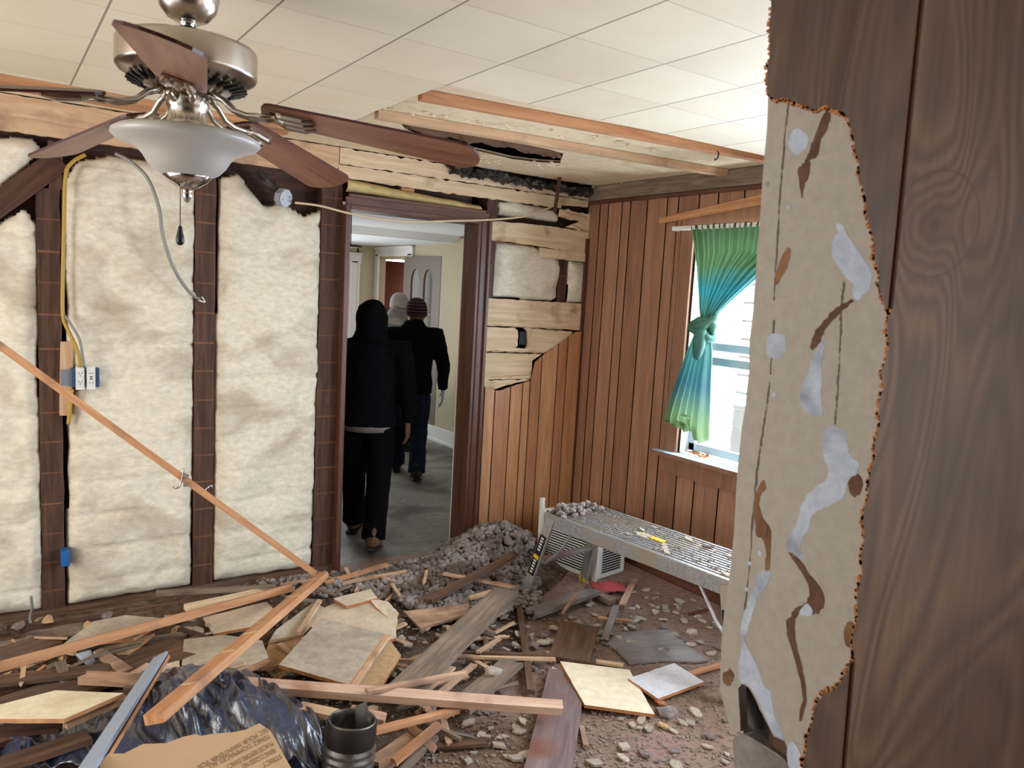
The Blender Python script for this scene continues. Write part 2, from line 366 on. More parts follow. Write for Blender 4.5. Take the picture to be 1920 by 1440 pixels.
mb=MB(); mb.box((3.0,6.75,-0.055),(5.4,5.1,0.1)); struct(mb.build('floor_back',M['floor2']),'grey dirty floor of the room beyond the doorway')

mb=MB(); mb.box((-0.62,-0.02,1.2),(0.1,1.86,2.4)); struct(mb.build('wall_shade_left',plain('blocker_paint',(120,108,96),.8)),'unseen wall added at left to shade the near panelling')  # unseen wall, added to keep light off the near panelling
mb=MB(); mb.box((0.3,-1.0,1.2),(2.0,0.1,2.4)); struct(mb.build('wall_shade_rear',plain('blocker_paint_rear',(110,98,88),.8)),'unseen wall added behind the viewer to block light')  # unseen blocker behind the camera, added to dim the near panelling
# window wall (X=X2): vertical panelling with grooves, window opening
WY0,WY1,WZ0,WZ1=2.30,3.125,0.775,2.10
def panel_strips(mb,edges,place,zlo,zhi,hole=None,gw=0.0045,depth=0.006):
    """edges: positions along the wall; place(u,depth,z) -> point"""
    for i in range(len(edges)-1):
        a,b=edges[i],edges[i+1]; m=i%3 if (i*7)%5 else (i+1)%3
        segs=[(a+gw,b-gw,m,0.0),(b-gw,b+gw,3,depth)]
        for u0,u1,mi,dp in segs:
            u0_,u1_=u0,u1
            parts=[(u0_,u1_,zlo(u0_,u1_),zhi)] 
            if hole:
                h0,h1,hz0,hz1=hole; parts=[]
                cuts=sorted(set([u0_,u1_]+[c for c in (h0,h1) if u0_<c<u1_]))
                for s in range(len(cuts)-1):
                    p,q=cuts[s],cuts[s+1]; mid=(p+q)/2
                    if h0<mid<h1: parts+= [(p,q,zlo(p,q),hz0),(p,q,hz1,zhi)]
                    else: parts.append((p,q,zlo(p,q),zhi))
            for p,q,z0,z1 in parts:
                V=[place(p,dp,z0),place(q,dp,z0),place(q,dp,z1),place(p,dp,z1),place(p,0.02,z0),place(q,0.02,z0),place(q,0.02,z1),place(p,0.02,z1)]
                mb.add(V,[(0,1,2,3),(7,6,5,4),(0,4,5,1),(1,5,6,2),(2,6,7,3),(3,7,4,0)],mi)
edges=[4.10,3.985,3.90,3.77,3.69,3.54,3.37,3.28,3.12,2.98,2.80,2.62,2.46,2.38,2.22,2.1,1.94,1.86,1.7,1.55,1.44,1.3,1.15,1.0,0.9,0.75,0.6]
mb=MB(); panel_strips(mb,edges,lambda u,d,z:Vector((X2+d,u,z)),lambda a,b:0.0,2.31,hole=(WY0,WY1,WZ0,WZ1))
struct(mb.build('wall_right',P),'brown wood panelled wall with dark vertical grooves and the window')
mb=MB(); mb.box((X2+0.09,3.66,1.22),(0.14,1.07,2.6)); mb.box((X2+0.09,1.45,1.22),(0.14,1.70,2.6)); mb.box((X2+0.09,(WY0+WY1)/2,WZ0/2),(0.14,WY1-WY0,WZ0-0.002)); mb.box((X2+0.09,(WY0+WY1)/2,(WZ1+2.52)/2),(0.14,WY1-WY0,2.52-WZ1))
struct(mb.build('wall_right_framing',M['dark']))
# baseboard + grey strip over the panelling + corner trim
mb=MB(); mb.box((X2-0.012,2.35,0.055),(0.024,3.46,0.11)); o=struct(bevel(mb.build('baseboard_right',M['mahogx'],local=frame((0,1,0),(0,0,1),(X2,2.3,0.05))),0.008),'dark red-brown baseboard under the window wall')
mb=MB(); mb.box((X2-0.008,2.35,2.355),(0.03,3.5,0.09)); struct(mb.build('trim_1',M['oldwood'],local=frame((0,1,0),(0,0,1),(X2,2.3,2.35))),'grey dusty strip above the panelling')
mb=MB(); mb.box((X2-0.006,2.35,2.296),(0.02,3.5,0.022)); struct(mb.build('trim_2',M['mahogx'],local=frame((0,1,0),(0,0,1),(X2,2.3,2.3))),'thin brown moulding on top of the panelling')
mb=MB(); mb.box((X2-0.012,D-0.02,1.03),(0.022,0.022,2.06)); struct(mb.build('trim_3',M['mahog']),'corner strip between the two panelled walls')

# window: frame, sashes, glass, sill
win=empty('window_1',(X2+0.03,2.72,WZ0)); struct(win,'bright window on the panelled wall')
mb=MB(); 
mb.box((X2-0.012,WY1+0.062,(WZ0+WZ1)/2+0.03),(0.02,0.124,WZ1-WZ0+0.12)); mb.box((X2-0.012,WY0-0.062,(WZ0+WZ1)/2+0.03),(0.02,0.124,WZ1-WZ0+0.12)); mb.box((X2-0.012,2.7125,WZ1+0.05),(0.02,0.83,0.1))
mb.box((X2-0.024,WY1+0.11,(WZ0+WZ1)/2+0.03),(0.014,0.03,WZ1-WZ0+0.12))
bevel(mb.build('window_casing',P[1],win))
mb=MB(); yc=(WY0+WY1)/2; wy=WY1-WY0
mb.box((X2+0.07,WY1-0.008,1.44),(0.14,0.016,1.32)); mb.box((X2+0.07,WY0+0.008,1.44),(0.14,0.016,1.32)); mb.box((X2+0.07,yc,WZ1-0.008),(0.14,wy,0.016)); mb.box((X2+0.07,yc,WZ0+0.008),(0.14,wy,0.016))
mb.build('window_jamb',M['whitep'],win)
def sash(name,x,z0,z1):
    mb=MB(); y0,y1=WY0+0.018,WY1-0.018
    for y in (y0+0.022,y1-0.022): mb.box((x,y,(z0+z1)/2),(0.03,0.044,z1-z0))
    for z in (z0+0.026,z1-0.02): mb.box((x,yc,z),(0.03,y1-y0,0.046))
    s=bevel(mb.build(name,M['sash'],win),0.003)
    g=MB(); g.box((x,yc,(z0+z1)/2),(0.004,y1-y0-0.08,z1-z0-0.08)); g.build('pane',M['glass'],s); return s
M['sash']=plain('sash_paint',(170,186,196),0.5)
m,nt,bs=newmat('window_glass'); M['glass']=m
tr=N(nt,'ShaderNodeBsdfTransparent'); gl=N(nt,'ShaderNodeBsdfGlossy'); gl.inputs['Roughness'].default_value=0.05; mx=N(nt,'ShaderNodeMixShader'); mx.inputs[0].default_value=0.06
nt.links.new(tr.outputs[0],mx.inputs[1]); nt.links.new(gl.outputs[0],mx.inputs[2]); nt.links.new(mx.outputs[0],nt.nodes['Material Output'].inputs[0])
sash('upper_sash',X2+0.115,1.40,2.085); sash('lower_sash',X2+0.08,0.80,1.325+0.04)
mb=MB(); mb.box((X2-0.03,2.73,WZ0-0.006),(0.10,1.07,0.024)); mb.box((X2-0.014,2.73,WZ0-0.07),(0.028,1.03,0.105)); o=bevel(mb.build('window_sill',P[1],win),0.003); 
mb=MB(); mb.box((X2-0.03,2.73,WZ0+0.0085),(0.098,1.06,0.003)); mb.build('sill_top_layer',plain('blue_sill_top',(176,206,228),0.5),win)  # thin pale blue layer over the brown sill top
# neighbouring white clapboard house seen through the window
mb=MB()
for i in range(16): mb.box((6.6-0.012*(i%1),2.6,0.1+i*0.19),(0.03,5.5,0.185),Matrix.Rotation(0.08,3,'Y'))
struct(mb.build('wall_neighbour',plain('white_clapboard',(240,244,246),0.6)),'white clapboard wall of the house outside')
sun=bpy.data.lights.new('sun','SUN'); sun.energy=15.0; sun.angle=0.02; sun.color=(1,0.97,0.92); so=bpy.data.objects.new('sun',sun); COL.objects.link(so); so.rotation_euler=Vector((0.5,0.0,-1.0)).to_track_quat('-Z','Y').to_euler()

# ceilings
tp=[(-3.2,-0.9,ZT),(3.375,-0.9,ZT)]
tp+=[Vector((3.375,2.30,ZT))]+jag(at(1425,290,ZT),at(840,163,ZT),26,0.006,3)+[at(838,160,ZT),at(815,166,ZT),at(780,180,ZT),at(740,196,ZT),at(710,206,ZT),at(690,214,ZT),at(665,228,ZT),at(640,238,ZT)]
tp+=[Vector((1.2,3.40,ZT)),Vector((0.4,3.38,ZT)),Vector((-3.2,3.36,ZT))]
mb=MB(); mb.poly(tp,(0,0,-1),0.012,0,1); struct(mb.build('ceiling',[M['tiles'],M['fibreb']]),'cream square ceiling tiles torn away near the doorway wall')
# old board ceiling above, with a rotten opening
M['ceilboard']=blotch('cream_fibre_ceiling',(236,220,190),(222,202,168),(196,166,126),3,24,bump=0.2,lo=0.55,hi=0.8)
holeA=[(752,232),(800,236),(850,246),(900,256),(960,266),(1030,280),(1056,288),(1050,306),(1010,304),(960,298),(900,284),(860,276),(800,262),(765,250)]
hp=[at(x,y,ZB) for x,y in holeA]
hp=[Vector((p.x,min(p.y,4.0),ZB)) for p in hp]
hy=[p.y for p in hp]; hx=[p.x for p in hp]
outer=[Vector((-3.2,1.9,ZB)),Vector((3.375,1.9,ZB)),Vector((3.375,4.02,ZB))]+jag((3.35,4.03,ZB),(2.25,4.03,ZB),30,0.03,5)+[Vector((2.2,4.09,ZB)),Vector((-3.2,4.09,ZB))]
tri=tessellate_polygon([outer,hp]); allp=outer+hp
mb=MB(); F=[]
for a,b,c in tri:
    nn=(allp[b]-allp[a]).cross(allp[c]-allp[a]); F.append((a,b,c) if nn.z<0 else (c,b,a))
mb.add(allp,F); mb.add([p+Vector((0,0,0.015)) for p in allp],[tuple(reversed(f)) for f in F])
struct(mb.build('ceiling_old',M['ceilboard'] if False else [M['ceilboard']]),'old cream fibreboard ceiling with a rotten hole')
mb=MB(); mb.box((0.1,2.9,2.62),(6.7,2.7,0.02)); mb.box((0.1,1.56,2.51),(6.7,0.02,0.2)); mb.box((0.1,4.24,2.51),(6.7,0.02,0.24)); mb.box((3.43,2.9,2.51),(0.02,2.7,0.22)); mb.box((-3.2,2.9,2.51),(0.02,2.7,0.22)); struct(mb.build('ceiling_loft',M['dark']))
# gaps lines between the fibreboards are real battens
def furring(n,lab,A,B,wd,th,mat): return plank('furring_strip',lab,A,B,wd,th,mat,cat='wood strip',ragged=0.1,bow=0)
zf=ZB-0.02
furring(1,'orange furring strip nailed across old ceiling nearest the tiles',at(786,178,zf),Vector((3.36,2.47,zf)),0.045,0.036,M['pine'])
furring(2,'pale furring strip on old ceiling beside the rotten hole',at(705,214,zf),Vector((3.36,2.93,zf)),0.05,0.036,M['pinelight'])
furring(3,'short furring strip end beside the fan blade on old ceiling',at(638,236,zf),at(712,256,zf),0.05,0.036,M['pine'])
plank('furring_strip','long brown furring strip on ceiling above the left insulation',(-1.2,3.48,zf+.002),(0.95,3.50,zf+.002),0.12,0.03,M['pinelight'],cat='wood strip')
plank('furring_strip','wide brown strip on ceiling along the left wall top',(-1.2,3.75,zf+.002),(1.25,3.78,zf+.002),0.16,0.03,M['pine'],cat='wood strip')
# hanging brown paper in the hole
V=[];F=[];n=40;k=8
for i in range(n+1):
    for j in range(k+1):
        u=i/n;v=j/k; p=hp[0].lerp(hp[6],u); q=hp[13].lerp(hp[7],u); r=p.lerp(q,v)
        z=ZB+0.03-0.05*math.sin(math.pi*v)*(0.5+0.5*noise.noise(Vector((u*9,v*2,1))))+0.02*noise.noise(Vector((u*26,v*8,4)))
        V.append((r.x,r.y,z))
for i in range(n):
    for j in range(k): a=i*(k+1)+j; F.append((a,a+1,a+k+2,a+k+1))
o=mesh_obj('torn_paper',V,F,M['paper'],smooth=True); o.modifiers.new('t','SOLIDIFY').thickness=0.003
tag(o,'crumpled brown building paper sagging from the rotten ceiling hole','paper')
# dark rot running along the wall top
mb=MB(); rnd=random.Random(3)
for i in range(170):
    t=rnd.random(); x=2.28+t*1.08; y=4.06+rnd.uniform(-0.035,0.02); z=2.388+rnd.uniform(-0.035,0.01)-0.02*t
    mb.box((x,y,z),(rnd.uniform(.01,.06),rnd.uniform(.006,.02),rnd.uniform(.006,.035)),Matrix.Rotation(rnd.uniform(-.5,.5),3,'Y')@Matrix.Rotation(rnd.uniform(-.7,.7),3,'X'))
tag(mb.build('rotten_debris',M['rotshade']),'black rotted fibre packed along the top of the doorway wall','debris',kind='stuff')
mb=MB()
for i in range(90):
    u=rnd.random(); px=[(800+u*260,292+u*22),(690+u*560,200+u*80),(1120+u*250,352-u*16),(740+u*120,250+u*30)][i%4]; p=at(px[0]+rnd.uniform(-12,12),px[1]+rnd.uniform(-5,5),ZB-0.006)
    if p.y>4.05: continue
    mb.box(p,(rnd.uniform(.01,.05),rnd.uniform(.006,.02),.004),Matrix.Rotation(rnd.uniform(-.6,.6),3,'Y')@Matrix.Rotation(rnd.uniform(-.9,.9),3,'Z'))
tag(mb.build('paint_flakes',M['tilecream']),'loose pale flakes clinging to the old ceiling boards','flakes',kind='stuff')

# doorway wall backing (dark cavity) with the door opening
DX0,DX1,DZ=1.66,2.48,2.10
mb=MB(); mb.box((-0.77,D+0.115,1.2),(4.74,0.02,2.5)); mb.box(((DX1+0.05+X2+.16)/2,D+0.115,1.25),(X2-DX1+0.13,0.02,2.6)); mb.box((2.08,D+0.115,2.29),(0.97,0.02,0.32))
struct(mb.build('wall_doorway',[M['darkx']]),'dark back boards of the stripped wall')

mb=MB(); mb.box((0.1,1.6,2.80),(6.7,5.3,0.04)); mb.box((2.0,8.8,2.80),(7.0,9.1,0.04)); struct(mb.build('ceiling_sun_block',M['dark']))  # unseen slabs, added to stop sun leaking in above the rooms
# insulation batts --------------------------------------------------------
def batt(name,label,outline,y0=D+0.03,bulge=0.05,seed=0,creases=0.165):
    xs=[p[0] for p in outline]; zs=[p[1] for p in outline]; x0,x1,z0,z1=min(xs),max(xs),min(zs),max(zs)
    def inside(x,z):
        c=False;n=len(outline);j=n-1
        for i in range(n):
            xi,zi=outline[i];xj,zj=outline[j]
            if (zi>z)!=(zj>z) and x<(xj-xi)*(z-zi)/(zj-zi)+xi: c=not c
            j=i
        return c
    st=0.014; nx=max(6,int((x1-x0)/st)); nz=max(6,int((z1-z0)/st)); V=[];F=[];keep={}
    def edge(x,z):
        d=9;n=len(outline)
        for i in range(n):
            a=Vector(outline[i]);b=Vector(outline[(i+1)%n]);p=Vector((x,z)); t=max(0,min(1,(p-a).dot(b-a)/max(1e-9,(b-a).length_squared))); d=min(d,(p-a-(b-a)*t).length)
        return d if inside(x,z) else -d
    idx={}
    for i in range(nx+1):
        for j in range(nz+1):
            x=x0+(x1-x0)*i/nx; z=z0+(z1-z0)*j/nz; e=edge(x,z)
            if e<-0.008: continue
            wob=0.006*noise.noise(Vector((z*9,seed,x*9)))
            rise=min(1,max(0,e)/0.05)**0.5
            h=bulge*rise+0.022*rise*noise.noise(Vector((x*5,z*5,seed)))+0.006*noise.noise(Vector((x*14,z*19,seed+5)))+0.003*noise.noise(Vector((x*50,z*60,seed+9)))
            cz=(z+0.012*noise.noise(Vector((x*5,seed,0))))/creases; c=abs(cz-round(cz))*creases
            h-=0.014*math.exp(-(c/0.010)**2)*(0.35+0.65*abs(noise.noise(Vector((x*3,round(cz),seed)))*2))
            idx[(i,j)]=len(V); V.append((x+wob,y0-h,z+wob))
    for i in range(nx):
        for j in range(nz):
            k=[(i,j),(i+1,j),(i+1,j+1),(i,j+1)]
            if all(q in idx for q in k): F.append([idx[q] for q in k])
    o=mesh_obj(name,V,F,M['batt'],smooth=True); o.modifiers.new('t','SOLIDIFY').thickness=0.02; o.modifiers['t'].offset=-1
    return tag(o,label,'insulation','fibreglass batts between the wall studs')
def wz(x,y,Y=D): p=hit(x,y,1,Y); return (p.x,p.z)
batt('insulation_batt','leftmost white insulation batt between edge of view and first stud',[(-0.42,0.05),(0.20,0.05),(0.205,0.6),(0.195,1.2),(0.205,1.75),(0.20,1.86),(0.15,1.93),(0.06,1.85),(-0.42,1.5)],seed=1)
batt('insulation_batt','small torn insulation piece above the dark diagonal brace',[wz(-40,252),wz(60,258),wz(76,275),wz(70,295),wz(36,325),wz(0,356),(-0.2,2.0)],seed=2)
batt('insulation_batt','tall stained insulation batt behind the outlets',[(0.295,0.05),(0.865,0.05),(0.868,0.8),(0.875,1.6),(0.875,2.14),(0.72,2.2),(0.5,2.205),(0.36,2.16),(0.30,2.06),(0.31,1.4),(0.30,1.3),(0.335,1.1),(0.31,0.95)],seed=3)
batt('insulation_batt','tall insulation batt left of the doorway below the grey round box',[(0.965,0.05),(1.515,0.05),(1.52,0.8),(1.525,1.5),(1.52,2.06),(1.42,2.02),(1.30,2.08),(1.22,2.05),(1.14,2.12),(1.08,2.20),(0.98,2.16),(0.972,1.4)],seed=4)
batt('insulation_batt','square insulation piece right of the doorway between pale boards',[wz(929,455),wz(1000,460),wz(1052,486),wz(1054,505),wz(1046,560),wz(1035,566),wz(925,556),wz(928,500)],seed=5,creases=0.4,bulge=0.035)
batt('insulation_batt','narrow insulation piece beside the corner right of the doorway',[wz(1069,488),wz(1108,492),wz(1104,570),wz(1067,566)],seed=6,creases=0.4,bulge=0.03)
batt('insulation_batt','dirty insulation tuft under header boards above right board wall',[wz(935,378),wz(962,374),wz(1000,384),wz(1040,392),wz(1052,405),wz(1050,414),wz(1000,410),wz(938,400)],seed=7,creases=0.4,bulge=0.04)
# studs ---------------------------------------------------------------------
def stud(label,x0,x1,z0=0.02,z1=2.24,front=D,seed=1,mat='darkwood'):
    mb=MB(); n=26; rows=[]
    V=[];F=[]
    for i in range(n+1):
        z=z0+(z1-z0)*i/n; a=x0+0.005*noise.noise(Vector((z*9,seed,1))); b=x1+0.007*noise.noise(Vector((z*9,seed,5))); f=front+0.004*noise.noise(Vector((z*7,seed,9)))
        V+=[(a,f,z),(b,f,z),(b,front+0.1,z),(a,front+0.1,z)]
    for i in range(n):
        q=i*4
        for k in range(4): F.append((q+k,q+(k+1)%4,q+4+(k+1)%4,q+4+k))
    F+=[(3,2,1,0),(n*4,n*4+1,n*4+2,n*4+3)]
    mb.add(V,F); 
    # plaster-key ridges left by the laths
    zz=z0+0.1+0.02*seed
    while zz<z1-0.1:
        mb.box(((x0+x1)/2,front-0.0008,zz),(x1-x0-0.004,0.0016,0.006+0.004*random.random()),m=1); zz+=0.148+0.02*(random.random()-0.5)
    return tag(mb.build('wall_stud',[M[mat],M['lathmark']]),label,'stud')
M['lathmark']=wood('lath_ghost_mark',(132,92,68),(92,60,44))
stud('dark wall stud left of the double outlet',0.196,0.288,seed=1,z1=2.02)
stud('upper dark piece of first stud reaching the header',0.245,0.30,z0=2.02,z1=2.23,seed=8)
stud('dark wall stud in the middle of the insulated wall',0.868,0.966,seed=2)
stud('dark stud forming the left side of the doorway',1.515,1.632,seed=3)
stud('dark stud right of doorway behind the pale boards',2.57,2.645,seed=4,z1=2.3)
stud('short dark stud between two insulation pieces near corner',wz(1050,520)[0],wz(1066,520)[0],z0=1.6,z1=1.92,seed=5,front=D+0.02)
A=hit(-60,425,1,D+.02);B=hit(112,300,1,D+.02)
plank('diagonal_brace','dark diagonal brace beam at upper left of wall',A,B,0.10,0.05,M['darkx'],cat='beam',up=(0,-1,0),ragged=0.05)
mb=MB(); mb.box((-0.3,D+0.05,0.02),(3.9,0.12,0.06)); struct(mb.build('trim_4',M['brownwood']),'dark bottom plate of the stripped wall')
# header boards -------------------------------------------------------------
def wallboard(label,pts,Y=D-0.012,th=0.02,mat='board',jg=0.004,seed=1,cat='board'):
    q=[]; W=[hit(x,y,1,Y) for x,y in pts]
    for i in range(len(W)):
        a,b=W[i],W[(i+1)%len(W)]; k=max(1,int((b-a).length/0.03)); q+=[a]+jag(a,b,k,jg*1.6,seed+i,True)[1:]
    mb=MB(); c=sum(q,Vector())/len(q); mb.poly(q,(0,-1,0),th)
    return tag(mb.build('wall_board',M[mat],local=frame((1,0,0),(0,-1,0),c)),label,cat)
# (points follow the boards as they stand on the doorway wall plane)
def wallboard_xz(label,pts,Y=D-0.012,th=0.02,mat='board',jg=0.004,seed=1):
    q=[]; W=[Vector((x,Y,z)) for x,z in pts]
    for i in range(len(W)):
        a,b=W[i],W[(i+1)%len(W)]; k=max(1,int((b-a).length/0.03)); q+=[a]+jag(a,b,k,jg*1.6,seed+i,True)[1:]
    mb=MB(); c=sum(q,Vector())/len(q); mb.poly(q,(0,-1,0),th)
    return tag(mb.build('wall_board',M[mat],local=frame((1,0,0),(0,-1,0),c)),label,'board')
wallboard_xz('long pale header board along the wall top over the left studs',[(-1.4,2.245),(1.60,2.245),(1.60,2.40),(-1.4,2.40)],mat='pinelight',seed=2)
wallboard_xz('upper pale header board over the doorway with rotten top edge',[(1.605,2.315),(3.36,2.318),(3.36,2.375),(2.9,2.385),(2.3,2.40),(1.605,2.40)],seed=9,jg=0.008)
wallboard_xz('lower pale header board directly above doorway gap',[(1.59,2.245),(2.2,2.235),(2.75,2.24),(3.13,2.24),(3.14,2.262),(3.36,2.27),(3.36,2.312),(1.6,2.31)],seed=14,jg=0.006,mat='board')
wallboard('splintered pale board end beside the corner at wall top',[(1052,392),(1112,402),(1114,436),(1085,432),(1062,425),(1088,415),(1050,406)],seed=20,jg=0.012)
wallboard('top pale horizontal board right of the doorway',[(917,414),(985,419),(1060,428),(1112,437),(1110,478),(1060,470),(1000,460),(916,449)],seed=21,mat='board')
wallboard('narrow short pale board under the top board near corner',[(1014,464),(1110,477),(1109,492),(1016,483)],Y=D-0.02,seed=23)
wallboard('plain pale board below the insulation pieces right of doorway',[(912,559),(1101,570),(1098,620),(1000,615),(911,610)],seed=25)
wallboard('pale board with a small rectangular hole near the doorway',[(904,613),(965,615),(971,620),(971,648),(966,652),(987,654),(990,648),(989,620),(982,615),(1074,622),(1064,636),(1020,662),(902,659)],seed=27)
wallboard('pale board above the torn panel edge beside doorway',[(901,661),(1016,664),(998,676),(995,710),(898,712),(897,690)],seed=29)
wallboard('lowest ragged scrap of pale wallboard above brown panelling',[(898,713),(994,712),(975,716),(950,722),(928,730),(912,728),(900,716)],seed=31,jg=0.008)
mb=MB()
for sd,(a,b) in enumerate([((925,609),(1090,619)),((905,657),(1018,662)),((920,707),(993,703)),((925,452),(1060,474)),((1060,398),(1100,408)),((1075,492),(1108,500)),((1072,420),(1100,436))]):
    A,B=hit(a[0],a[1],1,D-0.016),hit(b[0],b[1],1,D-0.016); pts=[A.lerp(B,i/14)+Vector((0,0,0.008*noise.noise(Vector((i*.8,sd,0))))) for i in range(15)]
    mb.tube(pts,[0.002+0.003*abs(noise.noise(Vector((i,sd,3)))) for i in range(15)],5)
tag(mb.build('splinters',M['pine']),'orange splintered wood edges along the broken wall boards','splinters',kind='stuff')
for seed,(a,b,c) in enumerate([((1050,398),(1100,404),6),((1060,410),(1095,420),5),((1078,496),(1108,505),6)]):
    pass
# brown panelling still standing right of the doorway: torn top edge
tear=[(2.50,wz(892,722)[1])]+[wz(x,y) for x,y in [(900,724),(930,732),(960,722),(994,712),(996,680),(1016,664),(1050,640),(1074,622),(1100,620)]]+[(3.5,1.58)]
def tearz(x):
    for i in range(len(tear)-1):
        if tear[i][0]<=x<=tear[i+1][0]+1e-6 and tear[i+1][0]>tear[i][0]:
            t=(x-tear[i][0])/(tear[i+1][0]-tear[i][0]); return tear[i][1]*(1-t)+tear[i+1][1]*t
    return tear[-1][1] if x>tear[-1][0] else tear[0][1]
ed=[2.53,2.60,2.68,2.80,2.895,2.955,3.04,3.17,3.25,3.38]; mb=MB()
for i in range(len(ed)-1):
    for u0,u1,mi,dp in ((ed[i]+.005,ed[i+1]-.005,[2,0,1,2,0,1,0,1,2][i],0),(ed[i+1]-.005,ed[i+1]+.005,3,.006)):
        u1=min(u1,3.378); n=max(1,int((u1-u0)/0.02))
        if u1<=u0: continue
        top=[Vector((u0+(u1-u0)*k/n,D-0.03+dp,tearz(u0+(u1-u0)*k/n)+0.004*noise.noise(Vector((u0*90+k,3,1))))) for k in range(n+1)]
        mb.poly([Vector((u0,D-0.03+dp,0)),Vector((u1,D-0.03+dp,0))]+top[::-1],(0,-1,0),0.008-dp/2,mi,mi)
struct(mb.build('wall_panelling',PW),'orange-brown grooved panelling with a torn top right of the doorway')

# doorway: jambs and casing ------------------------------------------------
mb=MB(); mb.box((DX0-0.015,D+0.03,DZ/2),(0.03,0.17,DZ)); mb.box((DX0-0.022,D-0.058,DZ/2),(0.024,0.02,DZ)); struct(bevel(mb.build('trim_5',M['mahog'])),'brown left jamb of the doorway')
mb=MB(); mb.box((DX1+0.012,D+0.03,DZ/2),(0.024,0.17,DZ)); mb.box((DX1+0.05,D-0.052,DZ/2),(0.055,0.022,DZ)); mb.box((DX1+0.075,D-0.062,DZ/2),(0.02,0.034,DZ)); struct(bevel(mb.build('trim_6',M['mahog'])),'dark red-brown right jamb and casing of the doorway')
mb=MB(); mb.box(((DX0+DX1)/2,D+0.03,DZ-0.012),(DX1-DX0,0.17,0.024)); mb.box(((DX0+DX1)/2+.02,D-0.05,DZ+0.022),(DX1-DX0+0.1,0.02,0.04)); mb.box(((DX0+DX1)/2+.01,D-0.065,DZ+0.048),(DX1-DX0+0.06,0.02,0.018)); struct(bevel(mb.build('trim_7',M['mahogx'])),'brown head jamb over the doorway')
mb=MB(); mb.box((DX1-0.003,D+0.112,0.9),(0.005,0.004,1.76)); struct(mb.build('trim_8',M['whitep']),'thin pale edge strip inside the right jamb')
# yellowed facing over the door head, dark gap and block
V=[];F=[];n=44
for i in range(n+1):
    x=1.64+0.86*i/n
    for j in range(7):
        v=j/6; z=2.145+0.06*v*(1-0.35*i/n)+0.004*noise.noise(Vector((x*8,v,0)))+(0.02-0.03*(i/n-0.3)); y=D-0.02-0.03*math.sin(math.pi*v)+0.006*noise.noise(Vector((x*14,v*3,2)))
        V.append((x,y,z))
for i in range(n):
    for j in range(6): a=i*7+j; F.append((a,a+1,a+8,a+7))
o=mesh_obj('insulation_facing',V,F,M['kraft'],smooth=True); o.modifiers.new('t','SOLIDIFY').thickness=0.004; tag(o,'yellowed insulation roll edge lying over the door head','insulation')
mb=MB(); mb.box((2.02,D-0.0,2.21),(0.08,0.02,0.045)); tag(mb.build('wood_block',M['pine']),'small tan wood block in the dark gap above doorway','block')

# ================================================================== BACK ROOM
BX=4.09; BY=9.1
mb=MB()
mb.box((BX+0.05,6.15,1.1),(0.1,3.9,2.2)); mb.box((BX+0.05,9.08,1.1),(0.1,0.1,2.2)); mb.box((BX+0.05,8.57,2.1),(0.1,0.94,0.2))
struct(mb.build('wall_back_right',M['cream']),'cream wall of the far room with the open door')
mb=MB(); mb.box((3.98,BY+0.05,1.1),(0.30,0.1,2.2)); mb.box((1.5,BY+0.05,1.1),(3.0,0.1,2.2)); mb.box((3.4,BY+0.05,2.11),(0.9,0.1,0.2)); struct(mb.build('wall_back_far',M['cream']),'cream end wall of the far room')
mb=MB(); mb.box((0.55,6.7,1.1),(0.1,5.0,2.2)); struct(mb.build('wall_back_left',M['cream']),'left wall of the far room')
mb=MB(); mb.box((2.4,5.68,2.235),(3.6,2.74,0.02)); mb.add([(0.6,7.0,2.225),(4.09,7.0,2.225),(4.09,7.12,2.155),(0.6,7.12,2.155)],[(0,1,2,3)]); mb.box((2.4,8.14,2.165),(3.6,2.05,0.02)); mb.box((2.4,6.78,2.27),(3.8,4.86,0.02)); struct(mb.build('ceiling_back',M['ceilw']),'bluish white ceiling of the far room')
mb=MB(); mb.box((BX-0.01,6.2,0.08),(0.02,3.7,0.16)); mb.box((BX-0.018,6.2,0.01),(0.03,3.7,0.03)); struct(bevel(mb.build('baseboard_back',M['whitep'])),'white baseboard in the far room')
def casing(name,pts,lab):
    mb=MB()
    for c,d in pts: mb.box(c,d)
    return struct(bevel(mb.build(name,M['whitep']),0.008),lab)
casing('trim_9',[((BX-0.012,8.13,1.03),(0.03,0.13,2.06)),((BX-0.012,9.05,1.03),(0.03,0.09,2.06)),((BX-0.012,8.57,2.09),(0.03,1.03,0.12)),((BX-0.03,8.57,2.135),(0.03,1.05,0.03)),((BX-0.03,8.17,1.03),(0.02,0.03,2.06)),((BX-0.03,8.96,1.03),(0.02,0.03,2.06))],'white casing round the opening behind the arched door')
casing('trim_10',[((3.81,BY-0.012,0.98),(0.12,0.03,1.96)),((3.4,BY-0.012,1.99),(0.96,0.03,0.12)),((3.845,BY-0.03,0.98),(0.03,0.03,1.96)),((3.4,BY-0.03,2.045),(0.98,0.03,0.03)),((2.94,BY-0.012,0.98),(0.12,0.03,1.96))],'white casing of the bright opening at far left')
